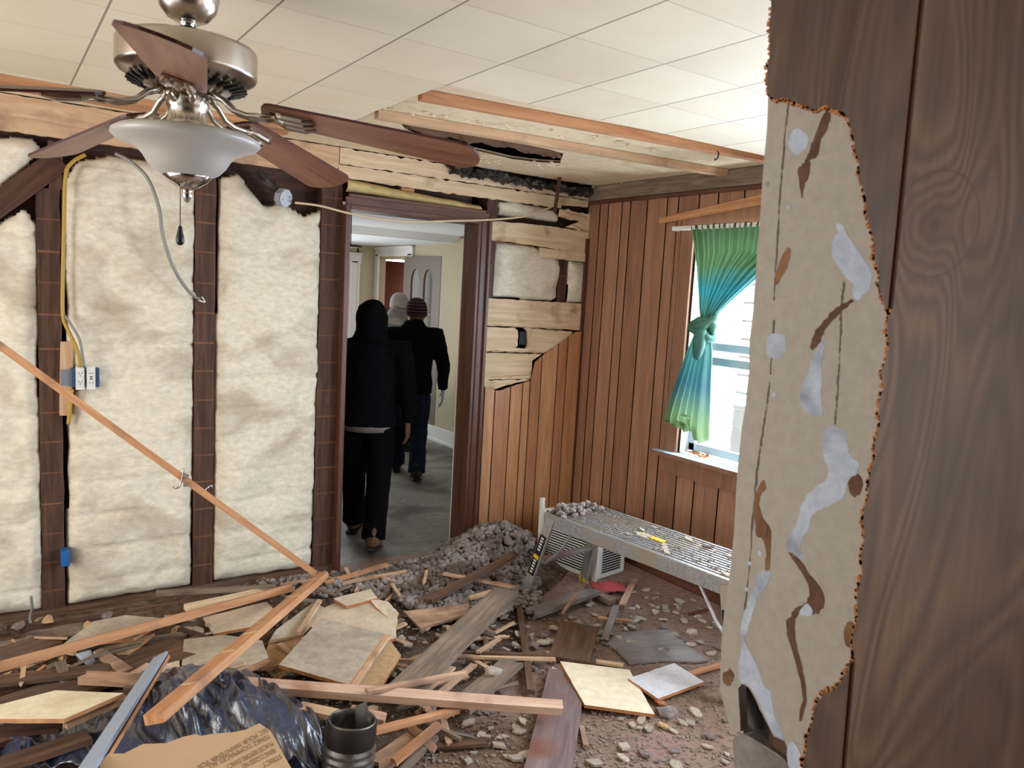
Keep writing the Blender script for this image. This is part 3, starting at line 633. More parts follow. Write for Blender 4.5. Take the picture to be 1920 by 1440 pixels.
# room beyond the arched door: reddish wall panel and ceiling light
mb=MB(); mb.box((5.3,9.9,1.1),(0.05,6.0,2.3)); mb.box((5.26,9.9,1.1),(0.03,0.03,2.3)); mb.box((5.26,9.9,1.52),(0.03,6.0,0.03)); mb.box((4.7,12.9,1.1),(1.3,0.05,2.3)); mb.box((4.2,11.0,1.1),(0.05,3.8,2.3)); struct(mb.build('wall_red_room',M['redp']),'reddish panelled wall seen through the far opening')
mb=MB(); mb.box((4.7,9.9,2.24),(1.2,6.0,0.02)); struct(mb.build('ceiling_red_room',M['redp']))
mb=MB(); mb.box((4.7,9.9,-0.03),(1.2,6.0,0.04)); struct(mb.build('floor_red_room',M['brownwood']))
m,nt,bs=newmat('lamp_tube'); bs.inputs['Emission Color'].default_value=(1,0.93,0.8,1); bs.inputs['Emission Strength'].default_value=9; M['tube']=m
cl=empty('ceiling_light',(4.50,9.36,2.23),0,'glowing white strip light on ceiling beyond the far opening','light')
mb=MB(); mb.box((4.50,9.36,2.10),(0.64,0.18,0.16)); mb.build('fixture_body',M['whitep'],cl)
mb=MB(); mb.box((4.50,9.36,2.015),(0.62,0.16,0.03)); bevel(mb.build('diffuser',M['tube'],cl),0.01,3)
# open door with two arched lights, standing against the right wall
dm=frame((0.06,-1,0),(0,0,1),(BX-0.035,8.20,0.02)); DW,DH,DT=0.80,2.0,0.035
door=empty('door_1',dm.translation); struct(door,'taupe door with two arched windows folded back against wall')
def archpts(cx,z0,z1,w,n=14): 
    r=w/2; return [(cx-r,z0),(cx+r,z0)]+[(cx+r*math.cos(math.pi*k/n),z1-r*1.6+r*1.6*math.sin(math.pi*k/n)) for k in range(n+1)]
mb=MB()
ap=[archpts(0.26,1.12,1.86,0.19),archpts(0.54,1.12,1.86,0.19)]
outer=[Vector((0,0,0)),Vector((DW,0,0)),Vector((DW,0,DH)),Vector((0,0,DH))]; hs=[[Vector((x,0,z)) for x,z in a] for a in ap]
tri=tessellate_polygon([outer]+hs); al=outer+hs[0]+hs[1]
for yy,sg in ((DT/2,1),(-DT/2,-1)):
    mb.add([v+Vector((0,yy,0)) for v in al],[t if ((al[t[1]]-al[t[0]]).cross(al[t[2]]-al[t[0]])).y*sg>0 else t[::-1] for t in tri])
for loop in [outer]+hs:
    k=len(loop); mb.add([v+Vector((0,DT/2,0)) for v in loop]+[v-Vector((0,DT/2,0)) for v in loop],[(i,(i+1)%k,(i+1)%k+k,i+k) for i in range(k)])
for cx in (0.26,0.54): mb.box((cx,0,0.55),(0.2,DT+0.012,0.7))
mesh_obj('door_slab',[dm@v for v in mb.V],mb.F,M['taupe'],door)
for h in hs:
    g=MB(); g.poly([Vector((v.x,0.004,v.z)) for v in h],(0,1,0),0.008); mesh_obj('arched_pane',[dm@v for v in g.V],g.F,M['doorglass'] if 'doorglass' in M else M.setdefault('doorglass',plain('door_glass',(84,78,68),0.1,spec=1.0)),door)
g=MB(); g.box((0.26,0,1.36),(0.19,0.02,0.012)); g.box((0.54,0,1.36),(0.19,0.02,0.012)); mesh_obj('glazing_bar',[dm@v for v in g.V],g.F,M['taupe'],door)
g=MB(); g.lathe([(0,0),(0.02,0),(0.02,0.03),(0.028,0.045),(0.02,0.06),(0,0.06)],16); R=Matrix.Translation((0.74,-DT/2,0.95))@Matrix.Rotation(math.pi/2,4,'X'); mesh_obj('door_knob',[dm@R@v for v in g.V],g.F,M['nickel'],door,smooth=True)
# dark hanging shade near left jamb
p=hit(662,462,1,5.6); hs_=empty('hanging_lamp',(p.x-0.02,p.y,2.15),0,'dark flat oval lamp shade hanging behind left door jamb','lamp')
mb=MB(); mb.lathe([(0.0,0.012),(0.07,0.01),(0.095,0.0),(0.07,-0.008),(0,-0.01)],24,c=(p.x-0.02,p.y,p.z)); mb.build('shade',M['black'],hs_,smooth=True)
mb=MB(); mb.tube([(p.x-0.02,p.y,p.z),(p.x-0.02,p.y,2.22)],0.004,6); mb.build('stem',M['black'],hs_)
# low dark red step and white bag glimpsed left of the hooded person
c=at(642,880,0.0); mb=MB(); mb.box((c.x-0.25,c.y+0.1,0.06),(0.6,0.25,0.12)); tag(bevel(mb.build('wooden_step',M['mahogx'])),'low reddish wooden step on the far room floor left of hooded person','step')

# ================================================================== CEILING FAN
fa=hit(352,150,2,2.12); d=Vector((fa.x,fa.y,0)); d.normalize(); k=1.80/(d.x*cf.x+d.y*cf.y); FX,FY=d.x*k,d.y*k
fan=empty('ceiling_fan',(FX,FY,ZT),0,'brushed nickel ceiling fan with five brown blades and frosted glass bowl','ceiling fan')
C0=(FX,FY,0)
def flathe(name,prof,mat,parent=fan,n=48,smooth=True):
    mb=MB(); mb.lathe(prof,n,c=C0); o=mb.build(name,mat,parent,smooth=smooth); return o
flathe('canopy',[(0.0,2.338),(0.062,2.338),(0.067,2.32),(0.067,2.29),(0.060,2.262),(0.044,2.243),(0.03,2.236),(0.0,2.236)],M['nickel'])
flathe('hanger_ball',[(0,2.24),(0.016,2.238),(0.02,2.23),(0.012,2.222),(0.011,2.2),(0,2.2)],M['chrome'])
flathe('collar',[(0,2.226),(0.017,2.224),(0.018,2.2),(0.022,2.196),(0.022,2.186),(0,2.186)],M['black'])
flathe('motor_housing',[(0,2.196),(0.03,2.196),(0.1,2.192),(0.140,2.186),(0.147,2.183),(0.150,2.178),(0.1505,2.174),(0.1505,2.128),(0.150,2.124),(0.146,2.119),(0.130,2.110),(0.12,2.104),(0.09,2.088),(0.05,2.08),(0,2.08)],M['nickel'],n=72)
mb=MB()
for i in range(30):
    a=2*math.pi*i/30; R=Matrix.Rotation(a,3,'Z')@Matrix.Rotation(0.32,3,'Y'); mb.box(Vector(C0)+Matrix.Rotation(a,3,'Z')@Vector((0.112,0,2.0935)),(0.034,0.008,0.006),Matrix.Rotation(a,3,'Z')@Matrix.Rotation(-0.3,3,'Y')@Matrix.Rotation(0.35,3,'Z'))
mb.build('cooling_slots',M['black'],fan)
flathe('switch_housing',[(0,2.085),(0.046,2.083),(0.046,2.05),(0.042,2.046),(0.042,2.02),(0.047,2.014),(0.047,2.0),(0,2.0)],M['nickel'])
flathe('glass_bowl',[(0.04,1.998),(0.10,1.996),(0.145,1.992),(0.158,1.984),(0.160,1.976),(0.152,1.968),(0.130,1.960),(0.108,1.950),(0.095,1.937),(0.085,1.920),(0.070,1.904),(0.050,1.894),(0.02,1.888),(0,1.888)],M['glassy'],n=64)
flathe('finial_cap',[(0,1.905),(0.052,1.902),(0.054,1.897),(0.044,1.884),(0.026,1.872),(0.012,1.866),(0.010,1.858),(0.013,1.853),(0.008,1.846),(0.005,1.838),(0,1.835)],M['chrome'])
ch=Vector((FX-0.017,FY-0.012,0)); mb=MB()
mb.tube([(ch.x,ch.y,1.90),(ch.x,ch.y,1.78)],0.0012,5)
for i in range(30): mb.lathe([(0,0.0017),(0.0017,0),(0,-0.0017)],6,c=(ch.x,ch.y,1.90-i*0.004))
pc=mb.build('pull_chain',M['nickel'],fan)
mb=MB(); mb.lathe([(0,1.782),(0.004,1.78),(0.005,1.772),(0.009,1.755),(0.0095,1.745),(0.006,1.738),(0,1.736)],14,c=(ch.x,ch.y,0)); mb.build('pull_fob',M['black'],pc,smooth=True)
M['blade']=wood('fan_blade_walnut',(156,108,86),(116,76,60),sc=1.0,rough=0.35,bump=0.05,spec=0.5)
M['bladeedge']=plain('blade_edge',(70,30,26),0.4)
for i in range(5):
    a=math.radians(-105+72*i); ex=Vector((math.cos(a),math.sin(a),-(0.15 if i else 0.085))).normalized()
    mw=frame(ex,(0,0,1),(FX,FY,2.072))@Matrix.Rotation(math.radians(-13),4,'X')
    pts=[]; r0,r1=0.20,0.68
    for s in range(9): t=s/8; pts.append(Vector((r0+(r1-0.05-r0)*t,-(0.050+0.018*t),0)))
    for s in range(1,8): q=-math.pi/2+math.pi*s/8; pts.append(Vector((r1-0.05+0.05*math.cos(q),0.068*math.sin(q),0)))
    for s in range(9): t=1-s/8; pts.append(Vector((r0+(r1-0.05-r0)*t,(0.050+0.018*t),0)))
    for s in range(1,6): q=math.pi/2+math.pi*s/6; pts.append(Vector((r0+0.03*math.cos(q),0.05*math.sin(q),0)))
    mb=MB(); mb.poly(pts,(0,0,-1),0.006,0,1); b=mesh_obj('fan_blade',mb.V,mb.F,[M['blade'],M['bladeedge']],fan,mw,mb.M)
    # iron: arm curving out of the motor and a three-rib plate under the blade
    mi=mw.inverted(); Z=Matrix.Rotation(a,3,'Z')
    mb=MB()
    for sy in (-0.012,0.012):
        P0=[Vector((FX,FY,0))+Z@Vector((r,sy*(1+r*4),z)) for r,z in ((0.052,2.083),(0.085,2.068),(0.11,2.045),(0.14,2.036),(0.17,2.036),(0.205,2.036))]
        mb.tube(P0,[0.0075,0.007,0.0065,0.0065,0.007,0.006],8)
    br=mb.build('blade_bracket',M['nickel'],fan,smooth=True)
    mb=MB()
    for sy in (-0.024,0,0.024): mb.tube([(0.20,sy*0.6,-0.005),(0.225,sy,-0.009),(0.27,sy,-0.009),(0.292,sy*0.85,-0.006)],[0.004,0.009,0.009,0.004],8)
    mb.box((0.24,0,-0.003),(0.09,0.06,0.004))
    mesh_obj('blade_plate',[mw@v for v in mb.V],mb.F,M['nickel'],br,smooth=False)

# ================================================================== WINDOW CURTAIN, ROD
def curtain():
    rows=[(2.105,2.40,3.125,.010,26),(2.085,2.41,3.12,.014,26),(2.06,2.42,3.105,.018,26),(1.95,2.45,3.075,.02,24),(1.86,2.60,3.05,.02,22),(1.78,2.70,3.035,.02,20),(1.70,2.80,3.02,.018,16),(1.64,2.87,3.01,.014,12),(1.60,2.905,3.0,.010,10)]
    V=[];F=[];n=150;H=[]
    for r in range(len(rows)-1):
        for s in range(6 if r<len(rows)-2 else 7): t=s/6; H.append([a+(b-a)*t for a,b in zip(rows[r],rows[r+1])])
    for z,y0,y1,am,fr in H:
        for i in range(n+1):
            u=i/n; y=y0+(y1-y0)*u; ph=2*math.pi*u*19+1.2*math.sin(u*11); y-=0.03+0.03*min(1,(2.1-z)/0.4); x=X2-0.075+am*(math.sin(ph)+0.4*math.sin(ph*0.43+1))-0.03*min(1,(2.1-z)/0.4)
            V.append((x,y,z+0.006*noise.noise(Vector((u*20,z*6,0)))-(0.0 if z<2.0 else 0)))
    for r in range(len(H)-1):
        for i in range(n): a=r*(n+1)+i; F.append((a,a+1,a+n+2,a+n+1))
    return V,F
m,nt,bs=newmat('green_tie_dye'); tc=N(nt,'ShaderNodeTexCoord'); sp=N(nt,'ShaderNodeSeparateXYZ'); nt.links.new(tc.outputs['Object'],sp.inputs[0])
nz=N(nt,'ShaderNodeTexNoise'); nz.inputs['Scale'].default_value=6; nt.links.new(tc.outputs['Object'],nz.inputs[0])
ad=N(nt,'ShaderNodeMath',operation='MULTIPLY_ADD'); nt.links.new(nz.outputs[0],ad.inputs[0]); ad.inputs[1].default_value=0.14; nt.links.new(sp.outputs[2],ad.inputs[2])
mr=N(nt,'ShaderNodeMapRange'); mr.inputs[1].default_value=0.95; mr.inputs[2].default_value=2.2; nt.links.new(ad.outputs[0],mr.inputs[0])
cr_=ramp(nt,[(0.0,lin((128,146,100))),(0.10,lin((116,142,106))),(0.28,lin((60,104,112))),(0.45,lin((72,132,120))),(0.56,lin((92,146,124))),(0.70,lin((50,134,142))),(0.80,lin((78,106,70))),(0.95,lin((62,82,54)))],mr.outputs[0])
nt.links.new(cr_.outputs[0],bs.inputs['Base Color']); bs.inputs['Roughness'].default_value=0.55; tl=N(nt,'ShaderNodeBsdfTranslucent'); nt.links.new(cr_.outputs[0],tl.inputs[0]); mx=N(nt,'ShaderNodeMixShader'); mx.inputs[0].default_value=0.35
nt.links.new(bs.outputs[0],mx.inputs[1]); nt.links.new(tl.outputs[0],mx.inputs[2]); nt.links.new(mx.outputs[0],nt.nodes['Material Output'].inputs[0]); M['curtain']=m
cur=empty('curtain',(X2-0.07,2.97,2.1),0,'green and teal tie-dyed curtain knotted in the middle over the window','curtain')
V,F=curtain(); mesh_obj('upper_panel',V,F,M['curtain'],cur,smooth=True)
# tail below the knot
V=[];F=[];n=110
tail=[(1.585,2.925,3.0,.008),(1.50,2.92,3.02,.014),(1.40,2.905,3.06,.02),(1.25,2.90,3.11,.026),(1.10,2.89,3.16,.03),(1.0,2.885,3.19,.032),(0.93,2.88,3.10,.032)]
H=[]
for r in range(len(tail)-1):
    for s in range(6): t=s/6; H.append([a+(b-a)*t for a,b in zip(tail[r],tail[r+1])])
H.append(list(tail[-1]))
for z,y0,y1,am in H:
    for i in range(n+1):
        u=i/n; y=y0+(y1-y0)*u; zz=z; 
        if z<1.03: zz=1.0-(1.0-z)*(0.2 if u>0.68 else 1.0)-0.03*math.sin(u*9)
        V.append((X2-0.115+am*math.sin(u*2*math.pi*5.5+0.8)+0.3*am*math.sin(u*31),y-.06,zz))
for r in range(len(H)-1):
    for i in range(n): a=r*(n+1)+i; F.append((a,a+1,a+n+2,a+n+1))
mesh_obj('lower_tail',V,F,M['curtain'],cur,smooth=True)
mb=MB(); kc=Vector((X2-0.12,2.905,1.545))
for q in range(3):
    pts=[]
    for s in range(19):
        a=2*math.pi*s/18; pts.append(kc+Vector((0.045*math.cos(a)*(1 if q<2 else .8),0.062*math.sin(a),0.03*math.sin(a+q*2.1)+(-0.035,0.025,0.0)[q])))
    mb.tube(pts,[0.026+0.006*math.sin(s*1.3+q) for s in range(19)],10)
mb.tube([kc+Vector((-0.02,-0.01,0.0)),kc+Vector((-0.055,-0.03,-0.03)),kc+Vector((-0.05,-0.025,-0.11)),kc+Vector((-0.045,-0.01,-0.19))],[0.03,0.036,0.04,0.02],12)
subs(mb.build('knot',M['curtain'],cur,smooth=True),1)
rod=empty('curtain_rod',(X2-0.07,2.75,2.085),0,'white flat curtain rod across the window top','curtain rod')
mb=MB(); mb.box((X2-0.075,2.74,2.092),(0.012,1.0,0.024)); mb.box((X2-0.04,3.236,2.092),(0.07,0.012,0.024)); mb.box((X2-0.04,2.244,2.092),(0.07,0.012,0.024)); bevel(mb.build('rod_body',M['whitep'],rod),0.003)
A=hit(1236,415,0,X2-0.03);B=hit(1440,372,0,X2-0.03)
plank('loose_lath','thin orange lath hanging slanted above the curtain',A,B,0.035,0.012,M['pine'],cat='lath',up=(-1,0,0),ragged=0.5,taper=1.5)
c=hit(1305,852,0,X2+0.05); mb=MB()
for i in range(9): mb.box(c+Vector((random.uniform(-.03,.03),random.uniform(-.09,.05),0.004)),(random.uniform(.02,.05),random.uniform(.02,.05),.012),Matrix.Rotation(random.random()*3,3,'Z')@Matrix.Rotation(random.uniform(-.4,.4),3,'X'))
tag(mb.build('debris_scraps',M['fibre']),'small broken scraps lying on the window sill','debris',kind='stuff')

# ================================================================== NEAR WALL (torn panelling at the right)
NX=0.95
def npx(x,y,off=0.0): return hit(x,y,0,NX+off)
torn=[(1447,-40),(1446,0),(1443,50),(1444,90),(1438,140),(1440,178),(1452,186),(1470,183),(1492,190),(1515,199),(1528,206),(1545,196),(1560,203),(1578,208),(1592,226),(1600,250),(1602,275),(1611,300),(1612,335),(1624,372),(1625,400),(1636,440),(1640,480),(1650,520),(1652,552),(1668,590),(1663,615),(1667,650),(1655,690),(1657,730),(1648,765),(1650,800),(1640,830),(1641,860),(1632,890),(1630,930),(1619,960),(1622,1000),(1614,1040),(1617,1080),(1606,1120),(1608,1160),(1598,1195),(1600,1225),(1588,1262),(1568,1290),(1545,1300),(1530,1322),(1524,1350),(1514,1380),(1512,1410),(1504,1440),(1500,1500)]
def tearline(pl,k0):
    W=[npx(x,y) for x,y in pl]; q=[]
    for i in range(len(W)-1): q+=[W[i]]+jag(W[i],W[i+1],4,0.0035,i+k0)[1:]
    return q+[W[-1]]
up=tearline([p for p in torn if p[1]<=592],0); mid=tearline([p for p in torn if 588<=p[1]<=1227],20); lo=tearline([p for p in torn if p[1]>=1225],50)
tw=up+mid+lo
zt,zb=2.6,0.02; g=0.0035
sT,sB=npx(1728,0),npx(1582,1440)
yT=lambda z: up[-1].y+(sT.y-up[-1].y)*(z-up[-1].z)/(sT.z-up[-1].z)
yB=lambda z: lo[0].y+(sB.y-lo[0].y)*(z-lo[0].z)/(sB.z-lo[0].z)
sy=lambda z: yT(z) if z>1.5 else yB(z)
M['near1']=grain_mat('near_plank_left',(102,76,60),(84,62,50),(62,44,36))
M['near2']=grain_mat('near_plank_right',(118,89,71),(93,70,56),(58,42,33),knot=(npx(1752,420).y,npx(1752,420).z,0.047))
mats=[M['near1'],M['near2'],M['fibre'],P[3]]
mb=MB()
pu=[Vector((NX,0.776,zt))]+up[:-1]+[Vector((NX,yT(up[-1].z+.01)+g,up[-1].z+.01)),Vector((NX,yT(zt)+g,zt))]
mb.poly(pu,(-1,0,0),0.005,0,2)
ybm=0.60
pl=[Vector((NX,yB(lo[0].z-.012)+g,lo[0].z-.012))]+lo[3:]+[Vector((NX,lo[-1].y,zb)),Vector((NX,yB(zb)+g,zb))]
mb.poly(pl,(-1,0,0),0.005,0,2)
pr=[Vector((NX,yT(zt)-g,zt)),Vector((NX,yT(up[-1].z+.01)-g,up[-1].z+.01))]+mid[1:-1]+[Vector((NX,yB(lo[0].z-.012)-g,lo[0].z-.012)),Vector((NX,yB(zb)-g,zb)),Vector((NX,-0.6,zb)),Vector((NX,-0.6,zt))]
mb.poly(pr,(-1,0,0),0.005,1,2)
def sv(z): return Vector((NX+0.0035,sy(z),z))
for z0,z1 in ((zt,up[-1].z),(lo[0].z,zb)):
    a,b=sv(z0),sv(z1); mb.add([a+Vector((0,g,0)),a-Vector((0,g,0)),b-Vector((0,g,0)),b+Vector((0,g,0))],[(0,1,2,3)],3)
struct(mb.build('wall_near',mats),'dark brown wood panelling torn away, close at right')
# painted board layer beneath the torn panelling
M['painted']=blotch('old_cream_paint',(172,163,151),(162,153,141),(146,136,122),2.5,50,rough=0.6,bump=0.08,lo=0.6,hi=0.9,spec=0.4)
lay=[(1441,150),(1438,240),(1430,330),(1424,420),(1418,500),(1412,580),(1405,640),(1404,700),(1398,760),(1391,800),(1386,850),(1380,920),(1376,1000),(1370,1060),(1362,1120),(1354,1180),(1352,1230),(1349,1290),(1362,1340),(1372,1372),(1388,1372),(1384,1290),(1392,1282),(1404,1290),(1416,1310),(1424,1330),(1436,1352),(1450,1380),(1470,1388),(1480,1410),(1508,1440),(1520,1500)]
lw=[npx(x,y,0.0055) for x,y in lay]; q=[]
for i in range(len(lw)-1): q+=[lw[i]]+jag(lw[i],lw[i+1],3,0.0015,i+60)[1:]
lw=q+[lw[-1]]; lw+=[Vector((NX+0.0055,0.40,lw[-1].z)),Vector((NX+0.0055,0.40,lw[0].z+0.02)),Vector((NX+0.0055,lw[0].y,lw[0].z+0.02))]
mb=MB(); mb.poly(lw,(-1,0,0),0.018)
pb=mb.build('painted_wallboard',M['painted']); tag(pb,'peeling cream painted wallboard exposed by the torn brown panel','wallboard')
def mark(name,lab,pts,mat,off=0.0052,t=0.0006,sm=2):
    W=[npx(x,y,off) for x,y in pts]; q=[]
    n=len(W)
    for i in range(n):      # Catmull-Rom through the outline, then a little raggedness
        p0,p1,p2,p3=W[i-1],W[i],W[(i+1)%n],W[(i+2)%n]
        for s in range(4):
            u=s/4; p=0.5*((2*p1)+(p2-p0)*u+(2*p0-5*p1+4*p2-p3)*u*u+(3*p1-p0-3*p2+p3)*u**3); q.append(p+Vector((0,1,1))*0.0026*noise.noise(Vector((p.y*300,p.z*300,sm))))
    mb=MB(); mb.poly(q,(-1,0,0),t); o=mb.build(name,mat,pb); 
    if lab: o['label']=lab
    return o
M['tornpaper']=blotch('torn_paper',(196,204,218),(176,184,200),(140,146,160),12,60,rough=0.9,bump=0.3,lo=0.5,hi=0.7)
M['glue']=blotch('brown_glue',(112,78,60),(84,56,44),(150,120,96),14,40,rough=0.6,bump=0.5,lo=0.6,hi=0.9)
M['rust']=blotch('orange_stain',(150,112,80),(126,90,62),(104,76,56),14,40,rough=0.8,bump=0.3)
M['gap']=plain('board_gap',(92,80,76),0.8)
def line(a,b,w,mat,name='board_seam',lab=None): 
    n=6; L=[];R_=[]
    for i in range(n+1):
        t=i/n; x=a[0]+(b[0]-a[0])*t+random.uniform(-.7,.7); y=a[1]+(b[1]-a[1])*t; L.append((x-w/2,y)); R_.append((x+w/2,y))
    return mark(name,lab,L+R_[::-1],mat,0.0053,0.0003,5)
for a,b,w_ in (((1478,190),(1464,340),3),((1463,345),(1452,560),3),((1452,600),(1444,700),3),((1582,530),(1576,600),4),((1577,600),(1571,720),3),((1571,720),(1566,795),3),((1443,720),(1420,880),3),((1420,880),(1392,1200),3)): line(a,b,w_,M['gap'])
mark('torn_paper','white torn paper spot near the patch top',[(1482,255),(1492,240),(1505,246),(1516,258),(1512,275),(1498,290),(1484,284),(1478,268)],M['tornpaper'])
mark('torn_paper','bluish torn paper patch high on the right',[(1568,420),(1580,422),(1588,440),(1604,462),(1622,490),(1634,512),(1630,540),(1616,556),(1606,562),(1598,552),(1600,534),(1586,520),(1572,500),(1560,478),(1562,450),(1571,438)],M['tornpaper'])
mark('torn_paper',None,[(1534,645),(1543,640),(1544,660),(1540,690),(1541,710),(1540,740),(1542,775),(1526,780),(1508,768),(1500,745),(1506,715),(1515,700),(1522,675)],M['tornpaper'])
mark('torn_paper','long torn paper patch in the middle',[(1552,798),(1568,800),(1584,810),(1590,835),(1594,855),(1612,870),(1606,886),(1590,905),(1580,935),(1560,945),(1540,955),(1525,965),(1512,1000),(1502,1015),(1500,1030),(1508,1045),(1496,1050),(1488,1035),(1475,1030),(1480,1005),(1495,975),(1508,935),(1530,912),(1550,900),(1552,875),(1545,860),(1542,820)],M['tornpaper'])
mark('torn_paper',None,[(1424,1072),(1444,1072),(1438,1095),(1420,1120),(1408,1160),(1400,1190),(1390,1192),(1392,1160),(1402,1130),(1412,1105)],M['tornpaper'])
mark('torn_paper','grey torn paper strip at the lower left edge',[(1392,1195),(1402,1215),(1420,1250),(1432,1285),(1446,1300),(1452,1340),(1468,1375),(1470,1388),(1452,1378),(1436,1345),(1420,1310),(1404,1285),(1388,1278),(1385,1250),(1390,1220)],M['tornpaper'])
mark('torn_paper',None,[(1440,632),(1456,625),(1472,632),(1470,662),(1452,672),(1438,664)],M['tornpaper'])
mark('torn_paper',None,[(1498,1150),(1512,1132),(1524,1146),(1518,1156)],M['tornpaper'],0.0046)
mark('torn_paper',None,[(1480,1440),(1476,1400),(1488,1392),(1500,1412),(1506,1445)],M['tornpaper'],0.0046)
mark('glue_streak','dark brown glue drip under the patch top',[(1545,212),(1558,215),(1552,240),(1540,262),(1534,290),(1520,302),(1518,325),(1508,350),(1503,372),(1498,340),(1496,315),(1508,305),(1516,285),(1528,255)],M['glue'])
mark('glue_streak',None,[(1600,562),(1594,572),(1572,588),(1552,612),(1538,640),(1524,655),(1519,648),(1530,620),(1550,594),(1575,572)],M['glue'])
mark('glue_streak','thick curving brown glue streak in the lower middle',[(1478,1036),(1490,1042),(1506,1056),(1516,1074),(1530,1090),(1544,1112),(1545,1135),(1534,1150),(1520,1152),(1508,1144),(1498,1150),(1490,1160),(1484,1152),(1496,1138),(1512,1128),(1518,1110),(1512,1090),(1498,1066)],M['glue'])
mark('glue_streak','long thin brown glue streak running downward',[(1484,1155),(1490,1158),(1492,1200),(1502,1240),(1510,1280),(1512,1310),(1505,1345),(1498,1350),(1504,1310),(1500,1275),(1488,1230),(1476,1190),(1474,1165)],M['glue'])
mark('glue_streak',None,[(1470,470),(1482,466),(1480,490),(1466,520),(1454,536),(1456,505)],M['rust'])
mark('glue_streak',None,[(1430,900),(1436,915),(1424,940),(1430,970),(1444,990),(1446,1020),(1442,1070),(1434,1068),(1436,1030),(1424,1000),(1414,975),(1416,930)],M['rust'])
mark('rust_spot','round orange stain at patch right edge',[(1584,1172),(1596,1166),(1604,1180),(1600,1205),(1588,1212),(1582,1195)],M['rust'],0.0046)
mark('rust_spot','brown dent at the patch right side',[(1596,894),(1610,890),(1616,905),(1610,925),(1598,930),(1590,912)],M['glue'],0.0046)
mark('rust_spot',None,[(1418,980),(1430,975),(1438,990),(1432,1008),(1418,1004)],M['rust'],0.0046)
mark('rust_spot',None,[(1356,1262),(1368,1255),(1376,1268),(1368,1284),(1356,1280)],M['rust'],0.0046)
mark('rust_spot',None,[(1506,1378),(1514,1374),(1518,1384),(1510,1390)],M['rust'],0.0046)
for x,y in ((1452,740),(1425,1038),(1406,1057),(1400,1105),(1438,345),(1478,388)): mark('nail_spot',None,[(x-4,y),(x,y-5),(x+4,y),(x,y+5)],M['tornpaper'],0.005)
# tan torn fibre rim along the break
mb=MB(); rr=random.Random(5)
for p in tw[::1]:
    for _ in range(2):
        c=p+Vector((0.003,rr.uniform(0,.004),rr.uniform(-.004,.004))); s=rr.uniform(.002,.006); mb.box(c,(0.004,s,s*1.2),Matrix.Rotation(rr.random()*3,3,'X'))
tag(mb.build('torn_fibre',M['fibre']),'ragged tan fibre edge of the torn dark panelling','fibre',kind='stuff')
# broken lower end: dark framing and a dusty grey block behind
mb=MB(); mb.box((NX+0.09,0.35,1.3),(0.10,0.66,2.6)); struct(mb.build('wall_near_framing',M['darkwood']))
def nslab(lab,pts,off,th,mat,name='broken_board'):
    W=[npx(x,y,off) for x,y in pts]; q=[]
    for i in range(len(W)): q+=[W[i]]+jag(W[i],W[(i+1)%len(W)],4,0.003,i+90)[1:]
    mb=MB(); mb.poly(q,(-1,0,0),th); return tag(mb.build(name,mat),lab,'board')
nslab('dusty grey block at bottom beside the torn wallboard',[(1374,1385),(1400,1378),(1440,1402),(1472,1425),(1482,1440),(1484,1560),(1382,1560)],0.03,0.12,M['greyboard'])
nslab('dark sheet painting the shaded void behind the broken wallboard bottom',[(1385,1270),(1440,1300),(1480,1380),(1486,1440),(1440,1420),(1400,1395),(1390,1360)],0.05,0.1,M['rotshade'])  # dark sheet paints the shade of the open wall cavity

